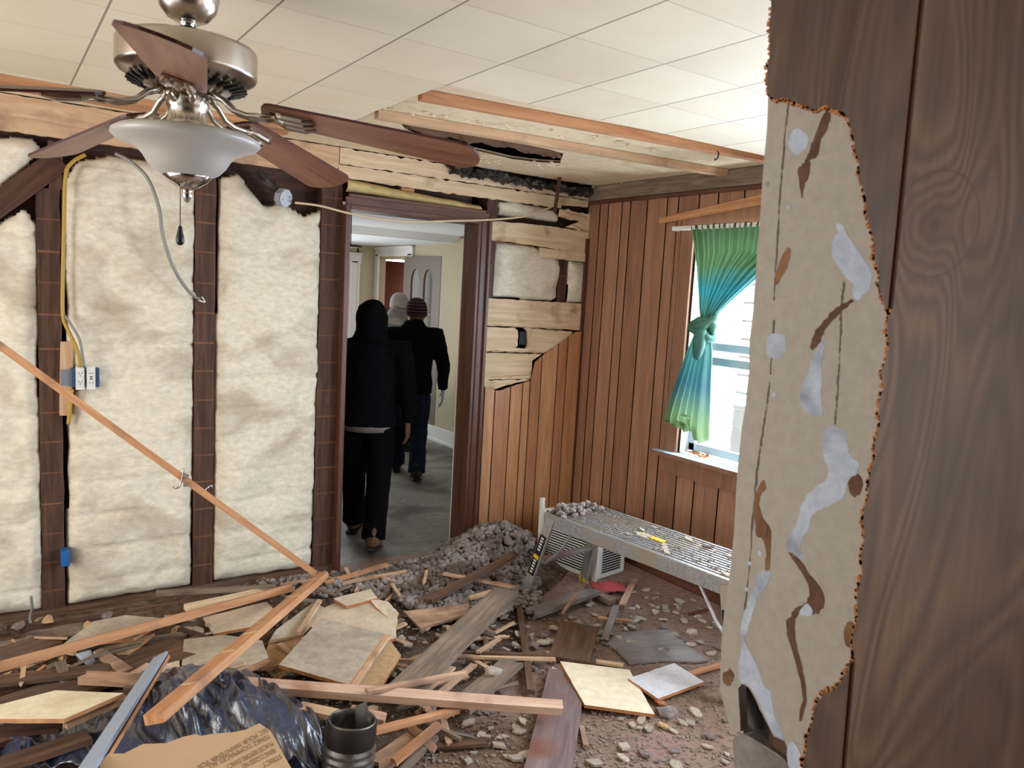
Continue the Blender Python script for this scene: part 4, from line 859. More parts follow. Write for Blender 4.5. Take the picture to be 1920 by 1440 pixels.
# ================================================================== WORK PLATFORM + AC UNIT
def bench():
    zt=0.50
    P0,P1,P2,P3=at(1020,960,zt),at(1092,936,zt),at(1370,1030,zt),at(1365,1088,zt)
    ex=((P3-P0)+(P2-P1)).normalized(); ey=Vector((-ex.y,ex.x,0)); L=1.22; W=0.37
    o=Vector((P0.x,P0.y,0)); mw=Matrix(((ex.x,ey.x,0,o.x),(ex.y,ey.y,0,o.y),(ex.z,ey.z,1,0),(0,0,0,1)))
    b=empty('work_platform',mw@Vector((L/2,W/2,0)),0,'dusty aluminium folding work platform standing by the panelled wall','bench')
    def add(name,mb,mat,par=b,bv=0.004,lab=None): 
        o=mesh_obj(name,[mw@v for v in mb.V],mb.F,mat,par); 
        if bv: bevel(o,bv)
        if lab:o['label']=lab
        return o
    mb=MB(); mb.box((L/2,W/2,zt-0.012),(L,W,0.02))
    for i in range(13): mb.box((L/2,W*(i+0.5)/13,zt),(L-0.04,0.008,0.006))
    add('deck',mb,M['alu'],bv=0)
    for y,s in ((0.005,1),(W-0.005,-1)):
        mb=MB(); mb.box((L/2,y,zt-0.035),(L,0.012,0.075)); mb.box((L/2,y+s*0.012,zt-0.068),(L,0.03,0.008)); add('side_rail',mb,M['alu'])
    mb=MB(); mb.box((L*0.50,W*0.45,zt+0.004),(0.16,0.035,0.006)); add('yellow_label',mb,M['yellow'],bv=0,lab='yellow sticker on the deck')
    for end,s in ((0.06,-1),(L-0.06,1)):
        legs=[]
        for y,sy_ in ((0.0,-1),(W,1)):
            mb=MB(); top=Vector((end,y,zt-0.02)); bot=Vector((end+s*0.13,y+sy_*0.05,0.0)); R=frame(bot-top,(0,1,0)).to_3x3(); mb.box((top+bot)/2,((bot-top).length,0.058,0.02),R)
            mb.box((top+bot)/2+Vector((0.0,sy_*-0.012,0)),((bot-top).length,0.02,0.014),R)
            lg=add('leg',mb,M['alu'],lab=None)
            f=MB(); f.box(bot+Vector((0,0,0.02)),(0.05,0.04,0.05),Matrix.Rotation(0.2*s,3,'Y')); add('foot_cap',f,M['yellow'],lg,0.008)
            if sy_<0:
                q=MB(); q.box(top.lerp(bot,0.45)+Vector((0,-0.0118,0)),(0.24,0.046,0.002),R); sk=add('leg_sticker',q,M['black'],lg,0,lab='black sticker with yellow band')
                q=MB(); q.box(top.lerp(bot,0.47)+Vector((0,-0.0132,0)),(0.022,0.04,0.002),R); 
                for k in range(7): 
                    if k!=3: pass
                add('sticker_band',q,M['yellow'],lg,0)
                q=MB()
                for k in list(range(0,5))+list(range(8,13)): q.box(top.lerp(bot,0.245+k*0.034)+Vector((0,-0.0132,0)),(0.009,0.02,0.0015),R)
                add('sticker_lettering',q,M['white'],lg,0)
        mb=MB(); a=Vector((end+s*0.07,-0.02,zt*0.45)); c=Vector((end+s*0.07,W+0.02,zt*0.45)); mb.box((a+c)/2,(0.05,(c-a).length,0.022)); add('cross_rung',mb,M['alu'])
        for y in (0.02,W-0.02):
            mb=MB(); mb.tube([(end+s*0.06,y,0.2),(end-s*0.05,y,0.3),(end-s*0.16,y,zt-0.05)],0.008,8); add('hinge_brace',mb,M['alu'],bv=0)
    return mw,L,W,zt
bw,BL,BW,BZ=bench()
# AC unit lying under the platform
cC=at(1118,1090,0); ax=(at(1005,1044,0)-cC); ax.z=0; LA=0.46; ax.normalize(); ay=Vector((at(1170,1074,0)-cC)); ay.z=0; ay=(ay-ax*ay.dot(ax)).normalized(); LB=0.27; HZ=0.335
aw=Matrix(((ax.x,ay.x,0,cC.x),(ax.y,ay.y,0,cC.y),(0,0,1,0.0),(0,0,0,1)))
ac=empty('air_conditioner',aw@Vector((LA/2,LB/2,0)),0,'white window air conditioner sitting on floor under the platform','air conditioner')
def acadd(name,mb,mat,par=ac,bv=0.004): 
    o=mesh_obj(name,[aw@v for v in mb.V],mb.F,mat,par); 
    if bv: bevel(o,bv,3)
    return o
mb=MB(); mb.box((LA/2,LB/2,HZ/2),(LA-0.006,LB-0.006,HZ)); acadd('cabinet',mb,M['white'],bv=0.012)
mb=MB(); mb.box((LA/2,-0.002,HZ/2),(LA,0.016,HZ)); fp=acadd('front_panel',mb,M['whitep'])
mb=MB()
for i in range(13):
    z=0.035+i*0.0165
    mb.box((LA*0.56,-0.0105,z),(LA*0.78,0.004,0.0075))
for i in range(5):
    for k in range(4): mb.box((LA*0.28+k*LA*0.19,-0.0105,0.262+i*0.0125),(LA*0.165,0.004,0.006))
acadd('front_grille',mb,M['black'],fp,0)
mb=MB(); 
for i in range(17): mb.box((-0.0045,LB*0.47,0.045+i*0.0155),(0.004,LB*0.62,0.0065)); 
acadd('side_vents',mb,M['black'],ac,0)
mb=MB(); mb.box((LA+0.012,-0.01,0.20),(0.024,0.03,0.40)); acadd('side_curtain_frame',mb,M['white'])
mb=MB(); mb.box((0.012,-0.014,HZ/2),(0.05,0.012,HZ)); acadd('corner_flange',mb,M['white'])

# ================================================================== ELECTRICAL BITS
def W1(x,y,Y=D): return hit(x,y,1,Y)
# octagonal box on the wall with its cable
c=W1(531,371,D-0.06); jb=empty('junction_box',c,0,'grey octagonal junction box below the fan blade tip on wall','electrical box')
mb=MB(); mb.lathe([(0,-0.02),(0.044,-0.02),(0.05,-0.016),(0.05,0.016),(0,0.016)],8); R=Matrix.Translation(c)@Matrix.Rotation(0.5,4,'Z')@Matrix.Rotation(math.pi/2+.15,4,'X')@Matrix.Rotation(.39,4,'Z')
mesh_obj('box_body',[R@v for v in mb.V],mb.F,plain('galvanised_box',(150,152,156),0.5,0.4),jb)
mb=MB(); mb.lathe([(0,0.017),(0.042,0.017),(0.043,0.021),(0,0.022)],24); 
for s in (-1,1): mb.box((s*0.025,0,0.024),(0.008,0.008,0.006))
mesh_obj('cover_plate',[R@v for v in mb.V],mb.F,plain('cover_grey',(170,172,176),0.45,0.3),jb)
mb=MB(); mb.box((c.x-0.045,D-0.02,c.z+0.06),(0.2,0.06,0.035),Matrix.Rotation(0.75,3,'Y')); tag(mb.build('charred_bracket',M['rotshade']),'dark charred wood bracket behind the grey round box','bracket')
def cable(name,lab,pts,r,mat,cat='cable',sub=6):
    P_=[Vector(p) for p in pts]; q=[]
    for i in range(len(P_)-1):
        p0,p1,p2,p3=P_[max(i-1,0)],P_[i],P_[i+1],P_[min(i+2,len(P_)-1)]
        for s in range(sub): u=s/sub; q.append(0.5*((2*p1)+(p2-p0)*u+(2*p0-5*p1+4*p2-p3)*u*u+(3*p1-p0-3*p2+p3)*u**3))
    q.append(P_[-1]); mb=MB(); mb.tube(q,r,8); return tag(mb.build(name,mat,smooth=True),lab,cat)
cable('cable','cream cable sagging across the doorway from the grey round box',[W1(553,380,4.02),W1(600,386,4.0),W1(655,400,3.98),W1(720,412,3.97),W1(780,416,3.97),W1(850,414,3.98),W1(920,412,4.02),W1(975,407,4.04),W1(1005,399,4.05),W1(1035,388,4.05)],0.006,M['cable_w'])
cable('cable','grey armoured cable hanging loose across the middle insulation',[W1(216,288,4.03),W1(245,303,4.0),W1(277,335,3.97),W1(298,390,3.95),W1(305,440,3.95),W1(322,495,3.96),W1(345,535,3.98),W1(365,556,4.0),W1(374,560,4.02)],0.008,M['cable_g'])
cable('cable','yellow cable running down beside the first stud to outlets',[W1(160,290,4.05),W1(135,305,4.05),W1(123,330,4.05),W1(120,420,4.06),W1(118,520,4.06),W1(118,590,4.055),W1(128,620,4.04),W1(146,660,4.03),W1(150,688,4.04)],0.0085,M['cable_y'])
cable('cable','thin dark cable curving into the top of outlet box',[W1(122,592,4.05),W1(135,612,4.03),W1(150,640,4.02),W1(158,690,4.04)],0.006,M['cable_g'])
cable('cable','short yellow cable below the outlet box',[W1(135,730,4.05),W1(132,760,4.06),W1(128,795,4.07)],0.0085,M['cable_y'])
cable('cable','grey wire loop hanging at bottom left insulation',[W1(58,1118,4.0),W1(60,1140,4.0),W1(56,1160,4.0),W1(62,1178,3.98),W1(75,1182,3.97)],0.006,M['cable_g'])
cable('wire_clip','loose pale wire clip on the middle stud',[W1(362,548,4.07),W1(372,562,4.085),W1(384,566,4.095),W1(378,556,4.098)],0.004,M['white'],'clip')
c=W1(125,710); mb=MB(); a=W1(125,640); b=W1(123,778); 
plank('wood_block','pale wood block behind the outlet box on the first stud',a+Vector((0.0,-0.01,0)),b+Vector((0.0,-0.01,0)),0.05,0.03,M['pinelight'],cat='block',up=(0,-1,0),ragged=0.05)
# outlet box
a=W1(143,708,D-0.035); ob=empty('outlet_box',a,0,'blue double electrical box with white outlet and switch on the first stud','outlet')
x0=W1(116,708,D-0.03).x; x1=W1(191,708,D-0.03).x; zc=a.z; hh=0.105
mb=MB(); mb.box(((x0+x1)/2+0.012,D-0.015,zc),((x1-x0)-0.045,0.06,hh*0.86)); bevel(mb.build('box_body',plain('dusty_blue_box',(46,72,100),.5),ob),0.005)
mb=MB(); mb.box((x0+0.018,D-0.03,zc),(0.045,0.004,hh*0.7)); mb.build('mounting_plate',plain('box_plate',(150,158,170),0.35,0.6),ob)
for k,xc in enumerate((x0+0.072,x0+0.072+0.045)):
    mb=MB(); mb.box((xc,D-0.046,zc),(0.036,0.003,hh*1.05)); st=mb.build('yoke_strap',M['white'],ob)
    if k==0:
        mb=MB()
        for dz in (-0.02,0.02): mb.lathe([(0,-0.004),(0.017,-0.004),(0.017,0.004),(0,0.004)],20)
        V=[];F=[];q=MB()
        for dz in (-0.019,0.019):
            l=MB(); l.lathe([(0,0.004),(0.0165,0.004),(0.0165,-0.004),(0,-0.004)],20); q.add([Vector((v.x+xc,D-0.052+v.z,zc+dz+v.y)) for v in l.V],l.F)
        q.box((xc,D-0.05,zc),(0.016,0.006,0.03)); dv=q.build('duplex_outlet',M['white'],ob)
        s=MB()
        for dz in (-0.019,0.019):
            for dx in (-0.006,0.006): s.box((xc+dx,D-0.0565,zc+dz+0.003),(0.002,0.002,0.008))
            s.box((xc,D-0.0565,zc+dz-0.008),(0.004,0.002,0.004))
        s.build('outlet_slots',M['black'],dv)
    else:
        q=MB(); q.box((xc,D-0.051,zc),(0.034,0.008,0.07)); dv=bevel(q.build('gfci_outlet',M['white'],ob),0.002)
        s=MB()
        for dz in (-0.022,0.022):
            for dx in (-0.006,0.006): s.box((xc+dx,D-0.0555,zc+dz),(0.002,0.002,0.008))
        s.box((xc,D-0.0555,zc+0.005),(0.012,0.002,0.005)); s.box((xc,D-0.0555,zc-0.005),(0.012,0.002,0.005)); s.build('outlet_slots',M['black'],dv)
c=W1(122,1044,D-0.03); mb=MB(); mb.box(c,(0.035,0.07,0.075)); tag(bevel(mb.build('switch_box',M['blue']),0.004),'small blue electrical box low on the first stud','electrical box')
# little wall switch-box hole and dark insert in the pale board
c=W1(979,634,D+0.0); mb=MB(); mb.box(c,(0.05,0.012,0.085)); mb.box(c+Vector((0.012,-0.008,0)),(0.004,0.004,0.08)); mb.box(c+Vector((-0.012,-0.008,0.0)),(0.003,0.004,0.08)); mb.box(c+Vector((0,-0.008,0.0)),(0.05,0.003,0.003)); tag(mb.build('wall_box',M['black']),'black metal box set in the pale board right of doorway','electrical box')
# rod hanging from the ceiling and hooks
A=hit(1056,287,2,ZB-0.03); B=W1(1040,398,4.03); A=Vector((B.x+0.02,3.55,ZB-0.02))
A=W1(1056,287,3.9); B=W1(1040,398,3.98)
plank('hanging_stick','dark stick hanging down from the old ceiling near the corner',A,B,0.02,0.014,M['darkx'],cat='stick',up=(0,-1,0),ragged=0.1)
A=W1(757,230,3.6);B=W1(773,275,3.85); plank('hanging_stick','short brown peg hanging from the rotten ceiling hole',A,B,0.018,0.012,M['lath'],cat='stick',up=(0,-1,0),ragged=0.2)
p=at(1345,283,ZT-0.002); cable('ceiling_hook','small dark hook hanging from ceiling edge near the near wall',[p,p+Vector((0.01,0,-0.01)),p+Vector((0.005,0,-0.03)),p+Vector((-0.008,0,-0.04)),p+Vector((-0.012,0,-0.034))],0.003,M['black'],'hook')

# ================================================================== PEOPLE
def etube(mb,pts,rx,ry,side=(1,0,0),n=16):
    pts=[Vector(p) for p in pts]; V=[];F=[]
    m=len(pts)
    for i,p in enumerate(pts):
        t=(pts[min(i+1,m-1)]-pts[max(i-1,0)]).normalized(); s=Vector(side); s=(s-t*s.dot(t)).normalized(); f=t.cross(s)
        for k in range(n): a=2*math.pi*k/n; V.append(p+s*math.cos(a)*rx[i]+f*math.sin(a)*ry[i])
    for i in range(m-1):
        for k in range(n): F.append((i*n+k,i*n+(k+1)%n,(i+1)*n+(k+1)%n,(i+1)*n+k))
    F.append(tuple(range(n-1,-1,-1))); F.append(tuple((m-1)*n+k for k in range(n))); mb.add(V,F)
def ball(mb,c,r,n=14):
    c=Vector(c); V=[];F=[]
    for i in range(n+1):
        th=math.pi*i/n
        for k in range(n*2): a=math.pi*k/n; V.append(c+Vector((r[0]*math.sin(th)*math.cos(a),r[1]*math.sin(th)*math.sin(a),r[2]*math.cos(th))))
    for i in range(n):
        for k in range(n*2): F.append((i*2*n+k,(i+1)*2*n+k,(i+1)*2*n+(k+1)%(2*n),i*2*n+(k+1)%(2*n)))
    mb.add(V,F)
def fuse(mb,name,mat,parent,vox,wrinkle=0.0,sm=2):
    o=mesh_obj(name,mb.V,mb.F,mat,parent,smooth=True); r=o.modifiers.new('r','REMESH'); r.mode='VOXEL'; r.voxel_size=vox; r.use_smooth_shade=True
    s=o.modifiers.new('s','SMOOTH'); s.factor=0.5; s.iterations=sm
    if wrinkle:
        t=bpy.data.textures.new('wr','CLOUDS'); t.noise_scale=0.09; t.noise_depth=2; d_=o.modifiers.new('d','DISPLACE'); d_.texture=t; d_.strength=wrinkle; d_.mid_level=0.5
    return o
def hand(mb,wrist,dirv,palmn,s=1.0,curl=0.5,side=1):
    """palm with four fingers and a thumb hanging from the wrist"""
    d=Vector(dirv).normalized(); n_=Vector(palmn); n_=(n_-d*n_.dot(d)).normalized(); x=d.cross(n_)*side; w_=Vector(wrist)
    etube(mb,[w_,w_+d*0.03*s,w_+d*0.085*s],[.022*s,.036*s,.038*s],[.018*s,.015*s,.013*s],side=x)
    for k,(o_,L) in enumerate(((-0.028,.060),(-0.009,.072),(0.010,.068),(0.028,.052))):
        p=w_+d*0.083*s+x*o_*s; pts=[p]; v=d.copy(); 
        for j,seg in enumerate((.45,.32,.23)):
            v=(v+n_*curl*(0.5+0.25*j)).normalized(); p=p+v*L*seg*s*1.15; pts.append(p)
        etube(mb,pts,[.0095*s,.009*s,.008*s,.0065*s],[.0095*s,.009*s,.008*s,.0065*s],side=x,n=8)
    p=w_+d*0.03*s-x*0.03*s; pts=[p,p+(d*0.6-x*0.7+n_*0.3).normalized()*0.03*s,p+(d*0.85-x*0.5+n_*0.5).normalized()*0.062*s]
    etube(mb,pts,[.012*s,.010*s,.008*s],[.012*s,.010*s,.008*s],side=n_,n=8)
def person(loc,rz,label,P_,mats,hood=True,beanie=None):
    """P_: joints in the person's frame, x right, y forward, z up"""
    e=empty('person',loc,0,label,'person'); T=Matrix.Translation(Vector(loc))@Matrix.Rotation(rz,4,'Z')
    g=lambda k:Vector(P_[k])
    def put(mb): mb.V=[T@v for v in mb.V]; return mb
    hip,chest,neck,head=g('hip'),g('chest'),g('neck'),g('head')
    # body: one continuous surface, head with face, torso, limbs and hands
    b=MB(); etube(b,[hip-Vector((0,0,.06)),hip,hip.lerp(chest,.5),chest,neck-Vector((0,0,.04)),neck,head-Vector((0,0,.05))],[.12,.14,.125,.15,.09,.052,.05],[.09,.10,.09,.10,.07,.055,.05])
    ball(b,head,(.076,.094,.112)); ball(b,head+Vector((0,.02,-.06)),(.055,.07,.055))
    etube(b,[head+Vector((0,.088,.02)),head+Vector((0,.112,-.02)),head+Vector((0,.09,-.03))],[.008,.015,.008],[.008,.012,.008],n=8)   # nose
    etube(b,[head+Vector((-.022,.082,-.052)),head+Vector((0,.09,-.054)),head+Vector((.022,.082,-.052))],[.005,.009,.005],[.005,.008,.005],side=(0,0,1),n=8)  # lips
    for s in (-1,1): ball(b,head+Vector((s*.078,0,-.005)),(.010,.022,.032),8); ball(b,head+Vector((s*.03,.080,.012)),(.015,.012,.011),8)
    for s,S in ((-1,'L'),(1,'R')):
        sh,el,wr=g('sh'+S),g('el'+S),g('wr'+S); etube(b,[chest+(sh-chest)*.6,sh,el,wr],[.05,.045,.036,.024],[.05,.045,.036,.022],side=(0,1,0))
        hand(b,wr,(wr-el)+Vector((0,0.01,-.12)),(-s,0.2,0),1.0,.45,side=-s)
        th,kn,an=hip+Vector((s*.085,0,-.03)),g('kn'+S),g('an'+S); etube(b,[th,kn,an],[.075,.05,.034],[.08,.052,.036])
    body=fuse(put(b),'body',mats['skin'],e,.0065)
    # trousers
    t=MB(); etube(t,[hip-Vector((0,0,.10)),hip-Vector((0,0,.04)),hip+Vector((0,0,.05))],[.155,.165,.155],[.115,.12,.11])
    for s,S in ((-1,'L'),(1,'R')):
        kn,an=g('kn'+S),g('an'+S); th=hip+Vector((s*.082,0,-.06)); etube(t,[th,th.lerp(kn,.5),kn,kn.lerp(an,.55),an-Vector((0,0,.03))],[.094,.09,.080,.074,.076],[.10,.092,.080,.074,.078])
    fuse(put(t),'trousers',mats['legs'],e,.011,.018)
    # jacket / hoodie
    j=MB(); hem=g('hem'); etube(j,[hem,hem.lerp(chest,.4),chest,chest.lerp(neck,.65)+Vector((0,-.005,0)),neck],[.185,.178,.185,.145,.07],[.125,.12,.125,.105,.07])
    for s,S in ((-1,'L'),(1,'R')):
        sh,el,wr=g('sh'+S),g('el'+S),g('wr'+S); etube(j,[chest.lerp(sh,.55)+Vector((0,0,.03)),sh,sh.lerp(el,.5),el,el.lerp(wr,.6),wr-(wr-el).normalized()*.005],[.075,.072,.064,.058,.05,.043],[.08,.075,.066,.06,.05,.043],side=(0,1,0))
    if hood:
        etube(j,[neck-Vector((0,.02,.03)),neck+Vector((0,-.005,.04)),head+Vector((0,-.01,-.04)),head+Vector((0,-.012,.03)),head+Vector((0,-.005,.085)),head+Vector((0,.005,.125))],[.125,.098,.10,.104,.085,.045],[.10,.095,.112,.118,.10,.05])
    else:
        etube(j,[neck-Vector((0,.035,.05)),neck+Vector((0,-.03,-.005)),neck+Vector((0,-.015,.045))],[.13,.115,.075],[.075,.085,.072])
    fuse(put(j),'hooded_jacket' if hood else 'jacket',mats['top'],e,.011,.022)
    if 'shirt' in mats:
        q=MB(); etube(q,[hem-Vector((0,0,.028)),hem+Vector((0,0,.03))],[.158,.155],[.119,.115],n=32); o=put(q).build('shirt_hem',mats['shirt'],e,smooth=True); o['label']='pale grey shirt edge below the jacket'
    if beanie:
        q=MB(); q.lathe([(0.0,.142),(.03,.138),(.06,.122),(.083,.092),(.094,.055),(.097,.02),(.097,-.012),(.093,-.02),(.088,-.02)],36); V=[T@(head+Vector((v.x,v.y*1.15-0.008,v.z))) for v in q.V]
        o=mesh_obj('knit_beanie',V,q.F,beanie,e,smooth=True); o['label']=mats['beanielabel']
    if 'glove' in mats:
        q=MB(); wr,el=g('wrR'),g('elR'); hand(q,wr,(wr-el)+Vector((0,0.01,-.12)),(-1,0.2,0),1.12,.45,side=-1); o=fuse(put(q),'glove',mats['glove'],e,.006); o['label']='pale work glove'
    if mats.get('collar'):
        q=MB(); etube(q,[neck+Vector((0,-.03,-.05)),neck+Vector((0,-.035,0)),neck+Vector((0,-.02,.05)),head+Vector((0,-.015,-.045))],[.13,.125,.108,.09],[.095,.10,.10,.09]); fuse(put(q),'lowered_hood',mats['top'],e,.010,.02)
    for s,S in ((-1,'L'),(1,'R')):
        an=g('an'+S); pit=P_.get('pitch'+S,0); R=Matrix.Rotation(pit,3,'X'); q=MB()
        etube(q,[an+R@Vector((0,-.0,.05)),an+R@Vector((0,-.005,-.02)),an+R@Vector((0,0,-.055))],[.052,.05,.05],[.055,.058,.062])
        etube(q,[an+R@Vector((0,-.055,-.05)),an+R@Vector((0,0,-.045)),an+R@Vector((0,.08,-.055)),an+R@Vector((0,.17,-.062)),an+R@Vector((0,.19,-.066))],[.034,.044,.047,.044,.02],[.028,.036,.030,.022,.012])
        sh_=fuse(put(q),'shoe',mats['shoe'],e,.007)
        q=MB(); q.poly([an+R@Vector((x,y,-.074)) for x,y in ((-.038,-.08),(-.03,-.095),(.03,-.095),(.038,-.08),(.04,0),(.05,.1),(.046,.17),(.02,.2),(-.02,.2),(-.046,.17),(-.05,.1),(-.04,0))],R@Vector((0,0,1)),.018)
        put(q).build('sole',mats['sole'],sh_)
    return e,T
base=dict(skin=M['skin'],top=M['cloth'],legs=M['cloth2'],shoe=M['boot'],sole=M['black'])
person((2.03,4.56,0),math.radians(-31),'person in black hooded jacket, hood up, and black trousers walking away through doorway',
 dict(hip=(0,.02,.80),hem=(0,.01,.765),chest=(0,.03,1.16),neck=(0,.035,1.335),head=(0,.05,1.445),shL=(-.205,.02,1.27),elL=(-.245,-.02,1.0),wrL=(-.245,.02,.80),shR=(.205,.02,1.27),elR=(.25,-.01,1.0),wrR=(.255,.04,.79),
  knL=(-.10,.15,.45),anL=(-.10,.20,.092),knR=(.085,-.02,.44),anR=(.085,-.21,.105),pitchR=-.25),
 dict(base,shirt=M['greycloth']))
m,nt,bs=newmat('striped_knit'); tc=N(nt,'ShaderNodeTexCoord'); sp=N(nt,'ShaderNodeSeparateXYZ'); nt.links.new(tc.outputs['Object'],sp.inputs[0]); q_=N(nt,'ShaderNodeMath',operation='MULTIPLY'); nt.links.new(sp.outputs[2],q_.inputs[0]); q_.inputs[1].default_value=36; s_=N(nt,'ShaderNodeMath',operation='FRACT'); nt.links.new(q_.outputs[0],s_.inputs[0])
r_=ramp(nt,[(0.0,lin((24,15,22))),(0.62,lin((24,15,22))),(0.72,lin((128,58,76))),(0.88,lin((128,58,76))),(1.0,lin((24,15,22)))],s_.outputs[0]); nt.links.new(r_.outputs[0],bs.inputs['Base Color']); bs.inputs['Roughness'].default_value=.95; M['stripe']=m
person((3.08,6.02,0),math.radians(-22),'person in black jacket, striped beanie and dark jeans ahead of the hooded one',
 dict(hip=(0,.0,.80),hem=(0,.0,.745),chest=(0,.01,1.17),neck=(0,.02,1.335),head=(0.02,.04,1.445),shL=(-.205,.0,1.27),elL=(-.25,-.02,1.0),wrL=(-.24,.03,.80),shR=(.205,.0,1.27),elR=(.27,-.02,1.0),wrR=(.285,.05,.78),
  knL=(-.09,.16,.45),anL=(-.09,.22,.092),knR=(.085,.03,.44),anR=(.06,-.16,.10),pitchR=-.2),
 dict(base,legs=M['jeans'],shoe=M['bootb'],glove=M['glove'],beanielabel='dark beanie with pink stripes'),hood=False,beanie=M['stripe'])
person((3.52,7.25,0),math.radians(-10),'person in grey hoodie and pale grey beanie, farthest away behind the others',
 dict(hip=(0,.0,.80),hem=(0,.0,.745),chest=(0,.01,1.15),neck=(0,.02,1.34),head=(0.02,.04,1.47),shL=(-.205,.0,1.25),elL=(-.25,-.02,1.0),wrL=(-.24,.03,.80),shR=(.205,.0,1.25),elR=(.25,-.02,1.0),wrR=(.25,.05,.78),
  knL=(-.09,.16,.45),anL=(-.09,.2,.092),knR=(.085,-.02,.44),anR=(.085,-.2,.10)),
 dict(base,top=M['greycloth'],shoe=M['bootb'],collar=True,beanielabel='pale grey beanie'),hood=False,beanie=M['hat'])
exec_debris=True
# ================================================================== RUBBLE
def in_poly(x,y,poly):
    c=False;j=len(poly)-1
    for i in range(len(poly)):
        (xi,yi),(xj,yj)=poly[i],poly[j]
        if (yi>y)!=(yj>y) and x<(xj-xi)*(y-yi)/(yj-yi)+xi: c=not c
        j=i
    return c
def ground(x,y):
    """height of the heaps above the floor"""
    def g(cx,cy,sx,sy,h): return h*math.exp(-((x-cx)/sx)**2-((y-cy)/sy)**2)
    return g(2.62,3.86,.30,.26,.20)+g(2.2,3.6,.40,.32,.09)+g(1.1,3.7,.6,.3,.07)+g(0.15,3.2,.7,.5,.10)+g(0.2,3.85,1.3,.3,.06)+g(1.7,3.1,.5,.4,.05)+g(0.9,2.9,.5,.4,.05)
ICO=[]
import bmesh
bm=bmesh.new(); bmesh.ops.create_icosphere(bm,subdivisions=1,radius=1); IV=[v.co.copy() for v in bm.verts]; IF=[[v.index for v in f.verts] for f in bm.faces]
bm.free(); bm=bmesh.new(); bmesh.ops.create_icosphere(bm,subdivisions=2,radius=1); JV=[v.co.copy() for v in bm.verts]; JF=[[v.index for v in f.verts] for f in bm.faces]; bm.free()
def clod(mb,c,r,rnd,fine=False,flat=1.0):
    R=Matrix.Rotation(rnd.random()*6,3,'Z')@Matrix.Rotation(rnd.random()*6,3,'X'); o=Vector((rnd.random()*50,rnd.random()*50,0)); V=[]
    for v in (JV if fine else IV):
        k=r*(1+0.9*noise.noise(v*1.6+o)); p=R@Vector((v.x*k,v.y*k*0.8,v.z*k*0.7)); p.z*=flat; V.append(Vector(c)+p)
    mb.add(V,JF if fine else IF)
rnd=random.Random(11)
# heaps under the litter
mb=MB(); V=[];F=[];nx,ny=110,90; ax0,ax1,ay0,ay1=-0.7,3.36,2.3,4.05
for i in range(nx+1):
    for j in range(ny+1):
        x=ax0+(ax1-ax0)*i/nx;y=ay0+(ay1-ay0)*j/ny; h=ground(x,y); V.append((x,y,max(-.01,h-0.012)+0.25*h*noise.noise(Vector((x*6,y*6,0)))+0.12*h*noise.noise(Vector((x*20,y*20,0)))-0.004))
for i in range(nx):
    for j in range(ny): a=i*(ny+1)+j; F.append((a,a+ny+1,a+ny+2,a+1))
M['dirt']=blotch('brown_dirt',(112,92,78),(66,50,42),(134,122,112),4,30,rough=1,bump=0.9,lo=0.5,hi=0.7,spec=0.05)
tag(mesh_obj('dirt_heap',V,F,M['dirt'],smooth=True),'low brown heap of dust and dirt beneath the rubble','dirt',kind='stuff')
mb=MB()
def pxr(x0,x1,y0,y1): return at(rnd.uniform(x0,x1),rnd.uniform(y0,y1),0.08)
cnt=0
while cnt<2300:
    px_,py_=rnd.uniform(610,1010),rnd.uniform(1000,1170); 
    poly=[(620,1100),(700,1060),(800,1045),(850,1010),(900,1000),(985,1003),(1000,1030),(995,1070),(1080,1095),(1130,1120),(1060,1140),(980,1120),(900,1165),(800,1150),(740,1120)]
    if not in_poly(px_,py_,poly): continue
    p=at(px_,py_,0.07); h=ground(p.x,p.y)
    if p.y>4.02 or p.y<2.9: continue
    r=rnd.choice([.008,.012,.016,.022,.03]); clod(mb,(p.x,p.y,h+rnd.uniform(0,.02)),r,rnd,r>.015); cnt+=1
for i in range(260):
    x,y=rnd.uniform(560,700),rnd.uniform(1070,1100); p=at(x,y,.05)
    if p.y<4.02: clod(mb,(p.x,p.y,ground(p.x,p.y)+.01),rnd.choice([.01,.015,.02]),rnd)
for i in range(200):
    x,y=rnd.uniform(480,640),rnd.uniform(1080,1130); p=at(x,y,.05)
    if p.y<4.02: clod(mb,(p.x,p.y,ground(p.x,p.y)+.01),rnd.choice([.01,.015,.02]),rnd)
for i in range(60):   # clumps on the platform end and by the corner
    q=bw@Vector((rnd.uniform(0.0,.16),rnd.uniform(0,.3),BZ+rnd.uniform(0,.03))); clod(mb,q,rnd.choice([.008,.014,.02]),rnd,True)
tag(mb.build('cellulose_rubble',M['rubble'],smooth=True),'heap of grey fluffy cellulose clumps in front of the doorway and corner','rubble',kind='stuff')
# fine grit over the floor and the platform deck
mb=MB()
for i in range(5200):
    x=rnd.uniform(430,1400); y=1075+365*rnd.random()**0.8
    p=at(x,y,0.0)
    if p.y>4.0 or p.x>3.34: continue
    s=rnd.uniform(.0025,.009); mb.box((p.x,p.y,ground(p.x,p.y)+s*.3),(s*rnd.uniform(.8,2.2),s*rnd.uniform(.6,1.4),s*.6),Matrix.Rotation(rnd.random()*3,3,'Z')@Matrix.Rotation(rnd.uniform(-.5,.5),3,'X'))
for i in range(420):
    q=bw@Vector((rnd.uniform(.1,BL-.02),rnd.uniform(.02,BW-.02),BZ+.004)); s=rnd.uniform(.002,.007); mb.box(q,(s*2,s,s*.6),Matrix.Rotation(rnd.random()*3,3,'Z'))
tag(mb.build('plaster_grit',M['grit']),'fine plaster crumbs scattered over the brown floor','grit',kind='stuff')
